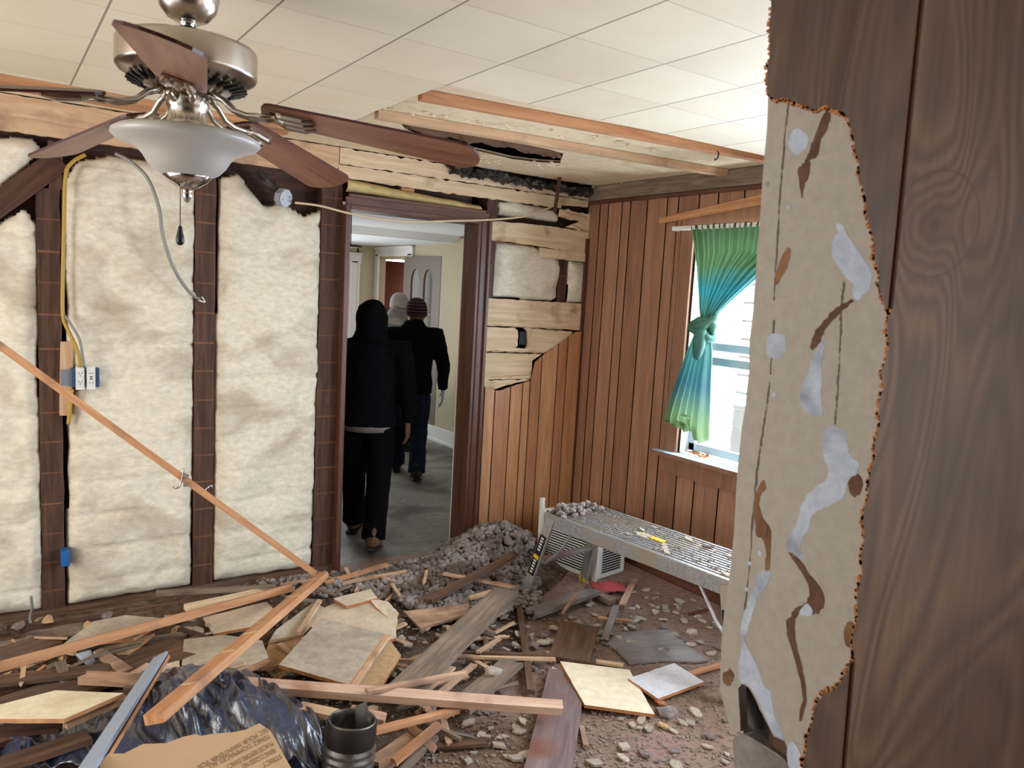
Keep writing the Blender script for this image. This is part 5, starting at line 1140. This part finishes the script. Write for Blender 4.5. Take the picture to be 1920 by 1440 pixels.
# countable chips: eight shapes, copied
def chip_proto(i,mat):
    r=random.Random(100+i); n=r.choice([4,5,6]); pts=[]; 
    for k in range(n): a=2*math.pi*k/n+r.uniform(-.35,.35); pts.append(Vector((math.cos(a)*r.uniform(.7,1.1),math.sin(a)*r.uniform(.35,.7),0)))
    mb=MB(); mb.poly(pts,(0,0,1),.3); return mb.build('plaster_chip',mat)
cm=[M['plaster'],M['tilegrey'],M['rubble'],plain('pale_chip',(190,176,156),.9,bump=.4,var=.2)]
protos=[chip_proto(i,cm[i%4]) for i in range(8)]
for p in protos: tag(p,'small flat plaster chip lying loose on the dusty brown floor','plaster chip','plaster chips strewn over the floor')
rc=random.Random(21); used=0; k=0
zones=[(1180,1350,1100,1230,64,'between the platform and the tiles'),(960,1180,1110,1220,56,'around the bluish dusty board'),(1100,1370,1330,1440,24,'in front of the cream square tile'),(760,960,1150,1240,50,'beside the wide diagonal board'),(860,1000,1340,1440,22,'left of the long purple plank'),(960,1040,1180,1260,20,'beside the thin dark brown strip')]
for x0,x1,y0,y1,n,zn_ in zones:
    for i in range(n):
        p=at(rc.uniform(x0,x1),rc.uniform(y0,y1),0)
        if p.x>3.28: continue
        o=protos[k%8] if k<8 else protos[k%8].copy()
        if k>=8: COL.objects.link(o)
        k+=1; s=rc.uniform(.012,.04)
        o.location=(p.x,p.y,ground(p.x,p.y)+s*.3+.002); o.rotation_euler=(rc.uniform(-.25,.25),rc.uniform(-.25,.25),rc.random()*6.3); o.scale=(s,s,s*.8)
        tag(o,'small flat plaster chip lying loose on the floor '+zn_,'plaster chip','plaster chips '+zn_)
# bench-top scraps
bs_=[protos[i].copy() for i in range(8)]; r2=random.Random(4)
for i in range(26):
    o=bs_[i] if i<8 else bs_[i%8].copy(); COL.objects.link(o); s=r2.uniform(.01,.026); q=bw@Vector((r2.uniform(.45,1.15),r2.uniform(.04,BW-.04),BZ+s*.3+.004)); o.location=q; o.scale=(s*1.4,s,s); o.rotation_euler=(r2.uniform(-.2,.2),r2.uniform(-.2,.2),r2.random()*6)
    tag(o,'small plaster scrap lying on the aluminium platform deck','plaster chip','plaster scraps on the platform')

# ================================================================== NAMED BOARDS AND SHEETS (far to near)
G=lambda x,y,z: at(x,y,z)
plank('wood_strip','grey wood strip lying along the wall foot below the middle stud',G(290,1112,.14),G(520,1101,.14),.03,.02,M['oldwood'],cat='strip',ragged=.6)
plank('wood_strip','reddish thin strip pointing at the doorway left jamb',G(608,1094,.10),G(728,1058,.12),.03,.015,M['pine'],cat='strip',ragged=.8)
plank('wood_strip','pale thin lath below the doorway left jamb',G(640,1094,.09),G(766,1070,.11),.022,.012,M['pinelight'],cat='lath',ragged=.8)
plank('wood_strip','pale strip lying on the grey rubble near platform leg',G(830,1075,.14),G(965,1101,.12),.024,.012,M['lath'],cat='strip',ragged=.5)
plank('broken_board','long brown board sloping over the grey rubble heap',G(800,1128,.10),G(966,1040,.22),.05,.02,M['brownwood'],ragged=.6)
plank('wood_strip','short tan strip in the rubble near the long brown board',G(880,1122,.09),G(925,1108,.10),.03,.014,M['pinelight'],cat='strip',ragged=.4)
plank('broken_board','wide grey-brown board lying diagonally in the room middle',G(950,1108,.16),G(752,1300,.12),.13,.025,M['oldwood'],ragged=.15)
slab('broken_board','brown triangular board piece left of the diagonal board',[G(757,1146,.09),G(878,1132,.10),G(882,1150,.09),G(789,1177,.08)],.012,[M['brownwood']] if False else [M['lath']],cat='board')
plank('wood_strip','thin dark brown strip lying upright in the middle of the floor',G(972,1128,.03),G(996,1300,.03),.03,.02,M['brownwood'],cat='strip',ragged=.5)
plank('broken_board','bluish dusty board pointing to the platform foot',G(990,1152,.04),G(1125,1106,.06),.10,.02,M['greyboard'],ragged=.5,taper=.6)
plank('wood_strip','thin tan stick crossing the bluish board',G(1082,1112,.09),G(1055,1150,.06),.016,.01,M['lath'],cat='strip',ragged=.4)
plank('wood_strip','brown lath on floor below the air conditioner corner',G(1190,1086,.02),G(1166,1135,.03),.035,.012,M['lath'],cat='lath',ragged=.6)
plank('wood_strip','bluish lath touching the grey sheet left edge',G(1156,1135,.03),G(1134,1198,.03),.035,.012,M['greyboard'],cat='lath',ragged=.5)
plank('wood_strip','small orange strip among chips near the grey sheet',G(1120,1158,.02),G(1186,1164,.02),.012,.01,M['pine'],cat='strip',ragged=.9)
plank('wood_strip','short brown strip near the right platform leg',G(1292,1152,.01),G(1328,1143,.01),.016,.012,M['mahogx'],cat='strip',ragged=.5)
plank('wood_wedge','dark tapered piece behind the bluish board near red cloth',G(1112,1110,.03),G(1150,1130,.02),.05,.03,M['oldwood'],cat='wedge',ragged=.2)
slab('grey_sheet','large dusty grey sheet on floor behind the cream tile',[G(1150,1188,.015),G(1250,1180,.015),G(1328,1238,.012),G(1300,1241,.012),G(1240,1238,.012),G(1180,1244,.014),G(1160,1222,.014),G(1140,1206,.015)],.008,[M['greyboard']],cat='sheet',jagged=.006)
c=G(1140,1100,.03); mb=MB(); V=[];F=[]
for i in range(15):
    for j in range(11): 
        u,v=i/14-.5,j/10-.5; V.append((c.x+u*.18+v*.05,c.y+v*.13-u*.05,.03+.03*math.exp(-(u*u+v*v)*9)+.02*noise.noise(Vector((u*7,v*7,3)))))
for i in range(14):
    for j in range(10): a=i*11+j; F.append((a,a+11,a+12,a+1))
o=mesh_obj('rag',V,F,M['redcloth'],smooth=True); o.modifiers.new('t','SOLIDIFY').thickness=.004; tag(o,'faded red cloth scrap in front of the air conditioner','cloth')
# planks in the centre foreground
plank('floor_plank','short brown plank piece behind the cream tile',G(1088,1172,.02),G(1066,1240,.02),.19,.022,M['brownwood'],ragged=.1)
plank('floor_plank','long dusty purple-grey plank running to the bottom edge',G(1064,1262,.022),G(1022,1475,.022),.165,.025,M['purple'],ragged=.04)
plank('wood_strip','thin dark-edged lath across the middle above the cream tile',G(832,1222,.07),G(1045,1230,.05),.018,.012,M['brownwood'],cat='lath',ragged=.5)
plank('wood_strip','pale lath just below the dark-edged lath in the middle',G(838,1231,.06),G(1042,1236,.045),.018,.012,M['pinelight'],cat='lath',ragged=.5)
plank('wood_strip','short tan strip touching the cream tile top edge',G(1116,1240,.02),G(1170,1248,.02),.03,.01,M['pinelight'],cat='strip',ragged=.5)
plank('wood_strip','orange lath at right of the small white tile',G(1290,1265,.02),G(1352,1246,.02),.025,.012,M['pine'],cat='lath',ragged=.4)
slab('ceiling_tile','cream square tile with stained corner lying on floor at right',[G(1050,1240,.045),G(1180,1256,.03),G(1228,1336,.035),G(1096,1324,.035)],.014,[M['tilecream'],M['fibre']],jagged=.0025)
slab('ceiling_tile','small white broken tile beside the cream square tile',[G(1178,1272,.04),G(1264,1243,.035),G(1320,1278,.03),G(1234,1310,.035)],.014,[M['tilewhite'],M['fibre']],jagged=.003,seed=5)
slab('tile_fragment','small tan tile corner tucked under the cream tile',[G(1036,1250,.02),G(1052,1258,.02),G(1060,1276,.015),G(1032,1266,.015)],.01,[M['tilecream'],M['fibre']])
slab('tile_fragment','pinkish round tile scrap below the cream tile corner',[G(1232,1326,.02),G(1262,1322,.02),G(1272,1334,.015),G(1256,1346,.015),G(1236,1340,.015)],.012,[M['rubble']],cat='tile fragment')
for k,(x,y) in enumerate([(1244,1360),(1215,1365),(1238,1318)]):
    r=random.Random(k); mb=MB(); clod(mb,G(x,y,.012),.022,r,True,.5); tag(mb.build('stone_chip',[M['fibreb'],M['plaster'],M['fibre']][k],smooth=False),['tan rounded chip below the small white tile','small white pointed chip left of the tan chip','orange crumb at the touching tile corners'][k],'chip')
plank('wood_strip','short tan stick below the left corner of cream tile',G(1090,1362,.01),G(1099,1400,.01),.02,.012,M['lath'],cat='stick',ragged=.3)
# boards around the long batten
plank('broken_board','broken grey board slanting left of the purple plank',G(965,1238,.06),G(860,1330,.05),.10,.02,M['oldwood'],ragged=.3)
plank('wood_strip','pale lath under the slanting grey board',G(890,1245,.06),G(790,1330,.06),.03,.012,M['lath'],cat='lath',ragged=.4)
plank('wood_strip','second pale lath left of the slanting grey board',G(850,1250,.07),G(770,1318,.06),.03,.012,M['pinelight'],cat='lath',ragged=.4)
plank('wood_strip','orange-topped lath crossing above the long batten',G(686,1297,.19),G(874,1262,.13),.028,.014,M['lath'],cat='lath',ragged=.3)
plank('long_batten','long pale batten across the foreground in front of the duct',G(432,1282,.20),G(1055,1327,.10),.046,.034,M['lathpale'],ragged=.1,cat='batten',roll=.25)
plank('wood_strip','orange lath behind the duct rising to the long batten',G(688,1374,.14),G(862,1330,.09),.03,.018,M['pine'],cat='lath',ragged=.3)
plank('wood_strip','tan lath leaving the duct toward lower right',G(735,1432,.06),G(826,1356,.09),.032,.016,M['pine'],cat='lath',ragged=.5)
plank('broken_board','grey-tan board under the tan lath beside duct',G(700,1440,.03),G(800,1370,.04),.09,.015,M['lath'],ragged=.4)
plank('wood_strip','grey strip beside the tan lath toward bottom edge',G(750,1450,.03),G(818,1380,.05),.03,.014,M['oldwood'],cat='strip',ragged=.3)
plank('wood_strip','dark thin board lying on dirt right of the duct',G(800,1400,.02),G(925,1390,.02),.04,.014,M['brownwood'],cat='strip',ragged=.9)
plank('wood_strip','bluish splinter pointing right on the dirt',G(835,1372,.02),G(912,1390,.02),.018,.01,M['greyboard'],cat='splinter',ragged=.9,taper=.3)
plank('wood_block','white-ended wood block behind the duct',G(655,1336,.14),G(722,1352,.12),.05,.035,M['lath'],cat='block',ragged=.05)
plank('wood_strip','pale strip behind the bag and duct',G(560,1326,.14),G(650,1345,.14),.05,.02,M['pinelight'],cat='strip',ragged=.2)
c=G(923,1262,.07); mb=MB(); clod(mb,c,.035,random.Random(9),True); tag(mb.build('plaster_lump',M['plaster'],smooth=True),'grey plaster lump resting on the slanting grey board','lump')
# heap of fallen tiles left of centre
T=[M['tilegrey'],M['fibreb']];TF=[M['tileface'],M['fibre']]
slab('ceiling_tile','pale tile leaning furthest back beneath the batten',[G(380,1158,.10),G(500,1128,.13),G(512,1140,.13),G(470,1175,.11),G(400,1190,.09)],.014,TF,jagged=.004)
slab('ceiling_tile','rolled pale tile piece behind the stacked tiles',[G(625,1122,.14),G(695,1104,.15),G(708,1122,.14),G(650,1135,.14)],.014,TF,jagged=.003,seed=3)
slab('ceiling_tile','large cream tile with broken top under the grey square tile',[G(560,1160,.10),G(628,1130,.12),G(700,1122,.12),G(746,1158,.11),G(742,1200,.10),G(690,1205,.12),G(600,1180,.11)],.014,TF,jagged=.006,seed=8)
slab('ceiling_tile','cream tile lobe at right of the tile heap',[G(690,1120,.14),G(728,1128,.13),G(748,1150,.12),G(738,1166,.12),G(706,1140,.13)],.012,TF,jagged=.003,seed=18)
slab('ceiling_tile','tan tile underside lying right of the grey square tile',[G(728,1195,.11),G(752,1228,.10),G(715,1290,.09),G(655,1300,.09),G(668,1270,.10)],.012,[M['fibreb'],M['fibre']],jagged=.004,seed=9)
slab('ceiling_tile','grey tile slab under the batten left of the heap',[G(518,1180,.12),G(586,1130,.13),G(610,1140,.12),G(565,1190,.11),G(505,1202,.11)],.014,T,jagged=.003,seed=10)
slab('ceiling_tile','tan tile back in the middle of the heap',[G(505,1200,.09),G(570,1185,.10),G(560,1250,.08),G(520,1275,.07),G(490,1250,.08)],.014,[M['fibreb'],M['fibre']],jagged=.004,seed=11)
slab('ceiling_tile','greyish tile framed by tan strips beside the big batten',[G(345,1197,.14),G(420,1188,.15),G(492,1204,.14),G(504,1240,.12),G(420,1270,.12),G(340,1242,.13)],.014,[M['tilegrey'],M['fibre']],jagged=.003,seed=12)
slab('ceiling_tile','dusty grey square tile lying on top of the tile heap',[G(602,1158,.165),G(722,1188,.15),G(654,1284,.155),G(523,1246,.17)],.015,[M['tilegrey'],M['fibre']],jagged=.003,seed=2)
plank('wood_strip','tan tile edge strip along the right of grey square tile',G(728,1192,.13),G(660,1290,.13),.02,.018,M['pinelight'],cat='strip',ragged=.1)
plank('wood_strip','tan strip standing in the heap behind the big batten',G(600,1126,.14),G(560,1188,.13),.022,.014,M['pinelight'],cat='strip',ragged=.2)
plank('wood_strip','tan edge strip along the bottom of the greyish tile',G(505,1240,.13),G(418,1276,.13),.018,.016,M['pine'],cat='strip',ragged=.2)
plank('wood_strip','short pinkish strip beneath the grey square tile left corner',G(522,1208,.10),G(548,1228,.09),.025,.014,M['lath'],cat='strip',ragged=.2)
r3=random.Random(31)
for i in range(34):     # countable small tile crumbs around the heap
    x,y=[(r3.uniform(735,790),r3.uniform(1150,1270)),(r3.uniform(330,400),r3.uniform(1170,1200)),(r3.uniform(520,600),r3.uniform(1255,1290)),(r3.uniform(700,800),r3.uniform(1230,1290))][i%4]
    o=protos[i%8].copy(); COL.objects.link(o); s=r3.uniform(.02,.045); q=G(x,y,.07); o.location=(q.x,q.y,max(.05,ground(q.x,q.y)+.02)); o.scale=(s,s,s*.5); o.rotation_euler=(r3.uniform(-.4,.4),r3.uniform(-.4,.4),r3.random()*6); tag(o,'broken crumb of tan tile lying around the tile heap','tile crumb','tile crumbs round the heap'); o.name='tile_crumb'
# left side
plank('broken_board','brown plank lying along the wall foot at far left',G(-60,1252,.10),G(112,1196,.12),.14,.02,M['brownwood'],ragged=.1)
slab('ceiling_tile','tan triangular tile behind the long light beam at left',[G(112,1212,.19),G(175,1165,.17),G(236,1153,.17),G(318,1162,.18),G(250,1195,.20)],.012,[M['tilegrey'],M['fibre']],jagged=.003,seed=21)
plank('long_batten','long light-brown beam running from left edge to the wall',G(-60,1266,.27),G(545,1102,.16),.055,.035,M['pine'],cat='beam',ragged=.2,roll=-.35)
plank('broken_board','grit-covered pale board behind the light beam',G(340,1142,.15),G(500,1108,.13),.07,.015,M['board'],ragged=.5)
plank('broken_board','dark brown board under the light beam at left',G(-40,1345,.10),G(390,1205,.12),.16,.02,M['brownwood'],ragged=.1)
plank('broken_board','dark reddish board crossing beneath bag at left',G(-50,1300,.09),G(320,1245,.10),.12,.02,M['darkx'],ragged=.2)
plank('broken_board','brown board in lower left shadow',G(-60,1400,.10),G(190,1330,.12),.10,.02,M['mahogx'],ragged=.2)
plank('broken_board','dark board at the very bottom left',G(-60,1455,.14),G(170,1380,.14),.07,.02,M['brownwood'],ragged=.2)
plank('wood_strip','grey pale lath standing out below the light beam',G(112,1238,.17),G(128,1296,.09),.035,.012,M['oldwood'],cat='lath',ragged=.3)
slab('tile_fragment','pinkish rectangular scrap left of the blue-edged strip',[G(175,1221,.15),G(192,1214,.15),G(250,1252,.13),G(222,1262,.13)],.012,[M['lath']],cat='scrap')
plank('wood_strip','pinkish pale-edged board behind the cream tile at left',G(148,1270,.15),G(300,1278,.15),.07,.02,M['lath'],cat='board',ragged=.4)
plank('wood_strip','thin tan stick on the dark board at far left',G(48,1276,.13),G(86,1248,.14),.014,.01,M['pine'],cat='stick',ragged=.4)
slab('tile_fragment','yellowish torn tile scrap under the light beam middle',[G(195,1212,.14),G(250,1200,.15),G(290,1190,.15),G(236,1230,.13),G(205,1224,.13)],.012,[M['fibreb'],M['fibre']],cat='scrap',jagged=.005)
slab('tile_fragment','whitish plastic scrap under the light beam at left',[G(142,1226,.15),G(170,1218,.15),G(178,1240,.12),G(168,1252,.11)],.006,[M['tornpaper']],cat='scrap',jagged=.005)
slab('tile_fragment','small cream tile corner left of the bag top',[G(305,1246,.19),G(336,1238,.19),G(338,1254,.18),G(302,1262,.18)],.012,TF,cat='scrap')
for k,(a,b,wd,mt) in enumerate([((-40,1282,.14),(215,1252,.13),.07,'brownwood'),((40,1330,.16),(330,1292,.14),.05,'darkx'),((200,1250,.12),(345,1200,.12),.09,'brownwood'),((110,1225,.10),(350,1190,.10),.04,'oldwood'),((-30,1215,.10),(180,1185,.09),.05,'oldwood'),((230,1150,.08),(420,1120,.10),.05,'brownwood'),((30,1185,.07),(290,1140,.07),.04,'darkx'),((-40,1375,.17),(120,1362,.17),.05,'darkx'),((230,1290,.14),(350,1272,.15),.04,'oldwood'),((330,1180,.10),(420,1210,.10),.04,'darkx')]):
    plank('litter_board',['brown board behind the cream tile at lower left','thin dark board between cream tile and bag top','wide brown board left of the greyish framed tile','thin grey board under the triangular tan tile','long grey board in front of the wall foot at far left','brown board in front of the middle batt foot','narrow dark board at the wall foot below first stud','dark board under the cream tile at lower left','short grey board left of the bag top','short dark board behind the greyish framed tile'][k],G(*a),G(*b),wd,.016,M[mt],ragged=.5,group='broken boards in the lower left litter',seed=k)
for k in range(40):
    r5=random.Random(500+k); q=G(r5.uniform(0,330),r5.uniform(1165,1300),.07); mb=MB(); clod(mb,(0,0,0),1,r5,False,.5)
    if k<4: cl_=mb.build('litter_crumb',[M['plaster'],M['dirt'],M['fibreb'],M['rubble']][k]); CL=(CL if k else [])+[cl_]; o=cl_
    else: o=CL[k%4].copy(); COL.objects.link(o)
    sz=r5.uniform(.012,.034); o.scale=(sz*1.5,sz,sz); o.rotation_euler=(0,0,r5.random()*6); o.location=(q.x,q.y,ground(q.x,q.y)+.012); tag(o,'small crumb of debris lying in the lower left litter','debris crumb','crumbs in the lower left litter')
# shadowy sheets of black film under the left tile
slab('ceiling_tile','cream rectangular tile at lower left on dark film',[G(-30,1328,.25),G(104,1294,.24),G(232,1302,.24),G(120,1348,.26),G(-30,1346,.26)],.014,[M['tilecream'],M['pine']],jagged=.001,seed=4)
plank('wood_strip','tan lath under the lower left tile edge',G(120,1362,.22),G(240,1308,.21),.03,.014,M['lath'],cat='lath',ragged=.2)

def film(name,lab,pxs,hfun,nu=60,nv=44,seed=0,amp=.02,mat=None,cat='bag'):
    """crumpled sheet: pxs are the four corners (photo pixel, height) of the area it covers"""
    A,B,C_,D_=[at(x,y,z) for x,y,z in pxs]; V=[];F=[]
    for i in range(nu+1):
        for j in range(nv+1):
            u,v=i/nu,j/nv; p=A.lerp(B,u).lerp(D_.lerp(C_,u),v); z=p.z+hfun(u,v)
            q=Vector((p.x*7+seed,p.y*3,seed)); 
            w_=(1-abs(noise.noise(Vector((p.x*15+p.y*4,p.y*4,seed))))*2.2)*amp*1.0+abs(noise.noise(Vector((p.x*36,p.y*9,seed))))*amp*1.0
            V.append((p.x+.5*amp*noise.noise(q),p.y+.5*amp*noise.noise(q+Vector((9,9,9))),max(.006,z+w_)))
    for i in range(nu):
        for j in range(nv): a=i*(nv+1)+j; F.append((a,a+nv+1,a+nv+2,a+1))
    o=mesh_obj(name,V,F,mat,smooth=True); o.modifiers.new('t','SOLIDIFY').thickness=.002; return tag(o,lab,cat)
m,nt,bs=newmat('black_bin_bag'); M['bag']=m; bs.inputs['Base Color'].default_value=lin((50,60,84)); bs.inputs['Roughness'].default_value=.3; bs.inputs['Specular IOR Level'].default_value=1.0  # bluish base colour paints window sheen onto the black plastic
bs.inputs['Coat Weight'].default_value=.8; bs.inputs['Coat Roughness'].default_value=.18
mp=coords(nt,(5,2,3)); n_=N(nt,'ShaderNodeTexNoise'); n_.inputs['Scale'].default_value=5; n_.inputs['Detail'].default_value=3; n_.inputs['Distortion'].default_value=1.0; nt.links.new(mp.outputs[0],n_.inputs[0]); bumpit(nt,bs,n_.outputs[0],.6,.02)
film('plastic_bag','crumpled black plastic bag under the big pale batten',[(190,1470,.06),(600,1470,.05),(520,1290,.10),(270,1275,.12)],lambda u,v:.17*math.sin(math.pi*min(1,u*1.0))**.6*math.sin(math.pi*min(1,v*.85+.15))**.6,110,90,3,.030,M['bag'])
film('plastic_bag','bluish shiny part of the black bag beside the duct',[(490,1470,.02),(606,1470,.02),(592,1330,.05),(420,1300,.10)],lambda u,v:.13*math.sin(math.pi*u)**.6*math.sin(math.pi*min(1,v))**.5,90,110,13,.030,M['bag'])
film('plastic_film','black plastic film spread under the lower left tile',[(-40,1462,.06),(250,1462,.08),(260,1340,.10),(-40,1345,.10)],lambda u,v:.02*math.sin(math.pi*u),80,30,23,.03,M['bag'],cat='film')
# leaning narrow blue-grey panel
A=G(302,1228,.24);B=G(150,1462,.30)
plank('panel_strip','narrow blue-grey painted panel strip leaning at lower left',A,B,.055,.010,plain('bluegrey_paint',(150,164,184),.45,var=.1),cat='panel',up=(-.6,-.5,.7),ragged=.2,taper=1.3)
plank('wood_strip','orange edge lath behind the blue-grey strip',A+Vector((.012,.006,-.016)),B+Vector((.02,.01,-.02)),.05,.012,M['pine'],cat='lath',up=(-.6,-.5,.7),ragged=.4)
# big foreground batten with lath marks
A=G(606,1078,.20);B=G(286,1350,.36)
bb=plank('foreground_batten','big pale orange batten sloping down onto the black bag',A,B,.062,.03,M['pine'],cat='batten',ragged=.25,roll=.25)
mwb=bb.matrix_world.copy(); Lb=(B-A).length
for x in (-.42,-.24,-.02,.06,.18,.36):
    mb=MB(); mb.box((x*Lb,0,.0155),(.018,.05,.004),Matrix.Rotation(random.uniform(-.2,.2),3,'Z')); mk=mesh_obj('lath_mark',[mwb@v for v in mb.V],mb.F,M['pinelight'],bb); mk['label']='pale scar across the batten'
# long thin strip leaning on the left wall, with hooks
A=hit(-60,605,1,3.72);B=G(592,1076,.18)
ls=plank('leaning_strip','long thin orange strip leaning diagonally across the insulated wall',A,B,.03,.016,M['pine'],cat='strip',up=(0,-1,0),ragged=.2)
def hook(lab,x,y,s=1):
    p=A.lerp(B,(x+60)/(592+60)); q=[p+Vector((-.012*s,-.012,-.0))+Vector(v)*s for v in ((0.01,0,.05),(0,0,0),(-.004,0,-.02),(-.012,0,-.035),(-.028,0,-.04),(-.034,0,-.028))]
    return cable('wall_hook',lab,q,.0035,M['nickel'],'hook')
hook('small metal hook under the leaning strip near its middle',303,880); 
p=A.lerp(B,(305+60)/652); mb=MB(); mb.box(p+Vector((0,-.012,-.022)),(.018,.01,.018)); mb.box(p+Vector((0.0,-.012,.02)),(.03,.004,.02),Matrix.Rotation(.5,3,'Y')); tag(mb.build('hook_plate',M['nickel']),'tiny metal hook plate on the leaning strip','plate')
cable('wall_hook','small bright hook on leaning strip near the middle stud',[W1(382,924,3.86),W1(388,916,3.85),W1(396,910,3.86),W1(398,914,3.86)],.0035,M['chrome'],'hook')
# cardboard with print
cb=[G(x,y,z) for x,y,z in [(186,1432,.30),(204,1414,.31),(232,1408,.32),(268,1394,.32),(312,1386,.33),(345,1376,.33),(366,1372,.33),(377,1378,.32),(402,1374,.32),(440,1370,.32),(462,1370,.31),(486,1361,.31),(506,1378,.29),(516,1398,.27),(530,1420,.26),(550,1452,.24),(560,1500,.22),(186,1500,.28)]]
cd=slab('cardboard_sheet','torn brown cardboard sheet with printed lines on the black bag',cb,.004,[M['card']],cat='cardboard',jagged=.002,seed=6)
nrm=(cd.matrix_world.to_3x3()@Vector((0,0,1))).normalized(); org=cd.matrix_world.translation
def oncard(x,y):
    d_=cf*FPX+cr*(x-960)-cu*(y-720); e_=Vector((0,0,EYE)); t=(org-e_).dot(nrm)/d_.dot(nrm); return e_+d_*t
rows=[('SEC POUR MAINTENIR VOS',(372,1440),(502,1368)),('TENEZ DOMMAGES ALL',(390,1440),(506,1380)),('PLACES BEFORE EXACT',(425,1440),(512,1394)),('BEING CLOSED NO',(455,1438),(516,1407)),('STRICT',(492,1436),(528,1418))]
for tx,a,b in rows:
    cu_=bpy.data.curves.new('print','FONT'); cu_.body=tx; cu_.size=1; cu_.extrude=0.0; tmp=bpy.data.objects.new('tmp',cu_); COL.objects.link(tmp); bpy.context.view_layer.update()
    me=bpy.data.meshes.new_from_object(tmp.evaluated_get(bpy.context.evaluated_depsgraph_get())); bpy.data.objects.remove(tmp)
    Wd=max(v.co.x for v in me.vertices); a_,b_=oncard(*a),oncard(*b); ex=(b_-a_); L_=ex.length; ex.normalize(); ey=nrm.cross(ex)
    hgt=L_/Wd; 
    for v in me.vertices:
        p=b_-ex*v.co.x*hgt-ey*(v.co.y*.023-.008)+nrm*.0012; v.co=p
    me.materials.append(M['ink']); o=bpy.data.objects.new('printed_text',me); COL.objects.link(o); o.parent=cd; o.matrix_parent_inverse=cd.matrix_world.inverted()
# corrugated duct
c=at(641,1440,0.0); c=at(648,1475,0.0); R0=.082
dc=empty('metal_duct',(c.x,c.y,0),0,'open corrugated metal duct pipe standing beside the black bag','duct')
prof=[(R0*.9,.02)]
for i in range(5): z=.02+i*.026; prof+=[(R0,z),(R0*1.06,z+.008),(R0*1.06,z+.014),(R0,z+.022)]
prof+=[(R0*.99,.158),(R0*1.0,.19),(R0*.97,.225),(R0*.94,.232),(R0*.90,.228),(R0*.93,.20),(R0*.92,.17)]
for i in range(5): z=.16-i*.028; prof+=[(R0*.96,z),(R0*.9,z-.014)]
tilt=Matrix.Translation((c.x,c.y,0))@Matrix.Rotation(.10,4,'Y')@Matrix.Rotation(-.06,4,'X')
ductm=blotch('duct_steel',(150,146,140),(110,104,98),(64,54,48),5,40,rough=.35,bump=.2,spec=.5); ductm.node_tree.nodes['Principled BSDF'].inputs['Metallic'].default_value=.85
mb=MB(); mb.lathe(prof,48); mesh_obj('duct_body',[tilt@v for v in mb.V],mb.F,ductm,dc,smooth=True)
mb=MB(); mb.lathe([(R0*1.005,.150),(R0*1.03,.165),(R0*1.01,.218),(R0*.985,.226)],48); mesh_obj('sooty_collar',[tilt@v for v in mb.V],mb.F,plain('sooty_metal',(60,52,48),.5,.6,var=.4,bscale=10),dc,smooth=True)
q=[Vector((.02,-.03,.12)),Vector((.07,-.045,.16)),Vector((.035,-.02,.29)),Vector((.005,-.0,.27))]; mb=MB(); mb.poly(q,(0.3,-1,0),.002); mesh_obj('torn_flap',[tilt@v for v in mb.V],mb.F,M['steel'],dc)
# loose lath scraps strewn through the heap
lp=[]
for i in range(3):
    o=plank('lath_scrap','x',(-.09,0,0),(.09,0,0),.022,.009,[M['lath'],M['oldwood'],M['pinelight']][i],ragged=.8,seed=i); lp.append(o)
r4=random.Random(77); first=[True]*3
zn=[(10,300,1220,1300,16,'near the light-brown beam at left'),(330,620,1110,1300,14,'around the fallen tile heap'),(740,960,1150,1330,28,'around the wide diagonal board'),(620,860,1290,1420,16,'beside the metal duct'),(640,960,1070,1140,12,'on the grey rubble by the doorway')]; kk=0
for x0,x1,y0,y1,n,zl_ in zn:
    for i in range(n):
        j=kk%3; kk+=1
        if first[j]: o=lp[j]; first[j]=False
        else: o=lp[j].copy(); COL.objects.link(o)
        q=G(r4.uniform(x0,x1),r4.uniform(y0,y1),.06); o.location=(q.x,q.y,ground(q.x,q.y)+r4.uniform(.015,.05)); o.rotation_euler=(r4.uniform(-.3,.3),r4.uniform(-.15,.15),r4.random()*3.14); s=r4.uniform(.5,1.3); o.scale=(s,r4.uniform(.7,1.4),1)
        tag(o,'small broken scrap of lath '+zl_,'lath scrap','lath scraps '+zl_)
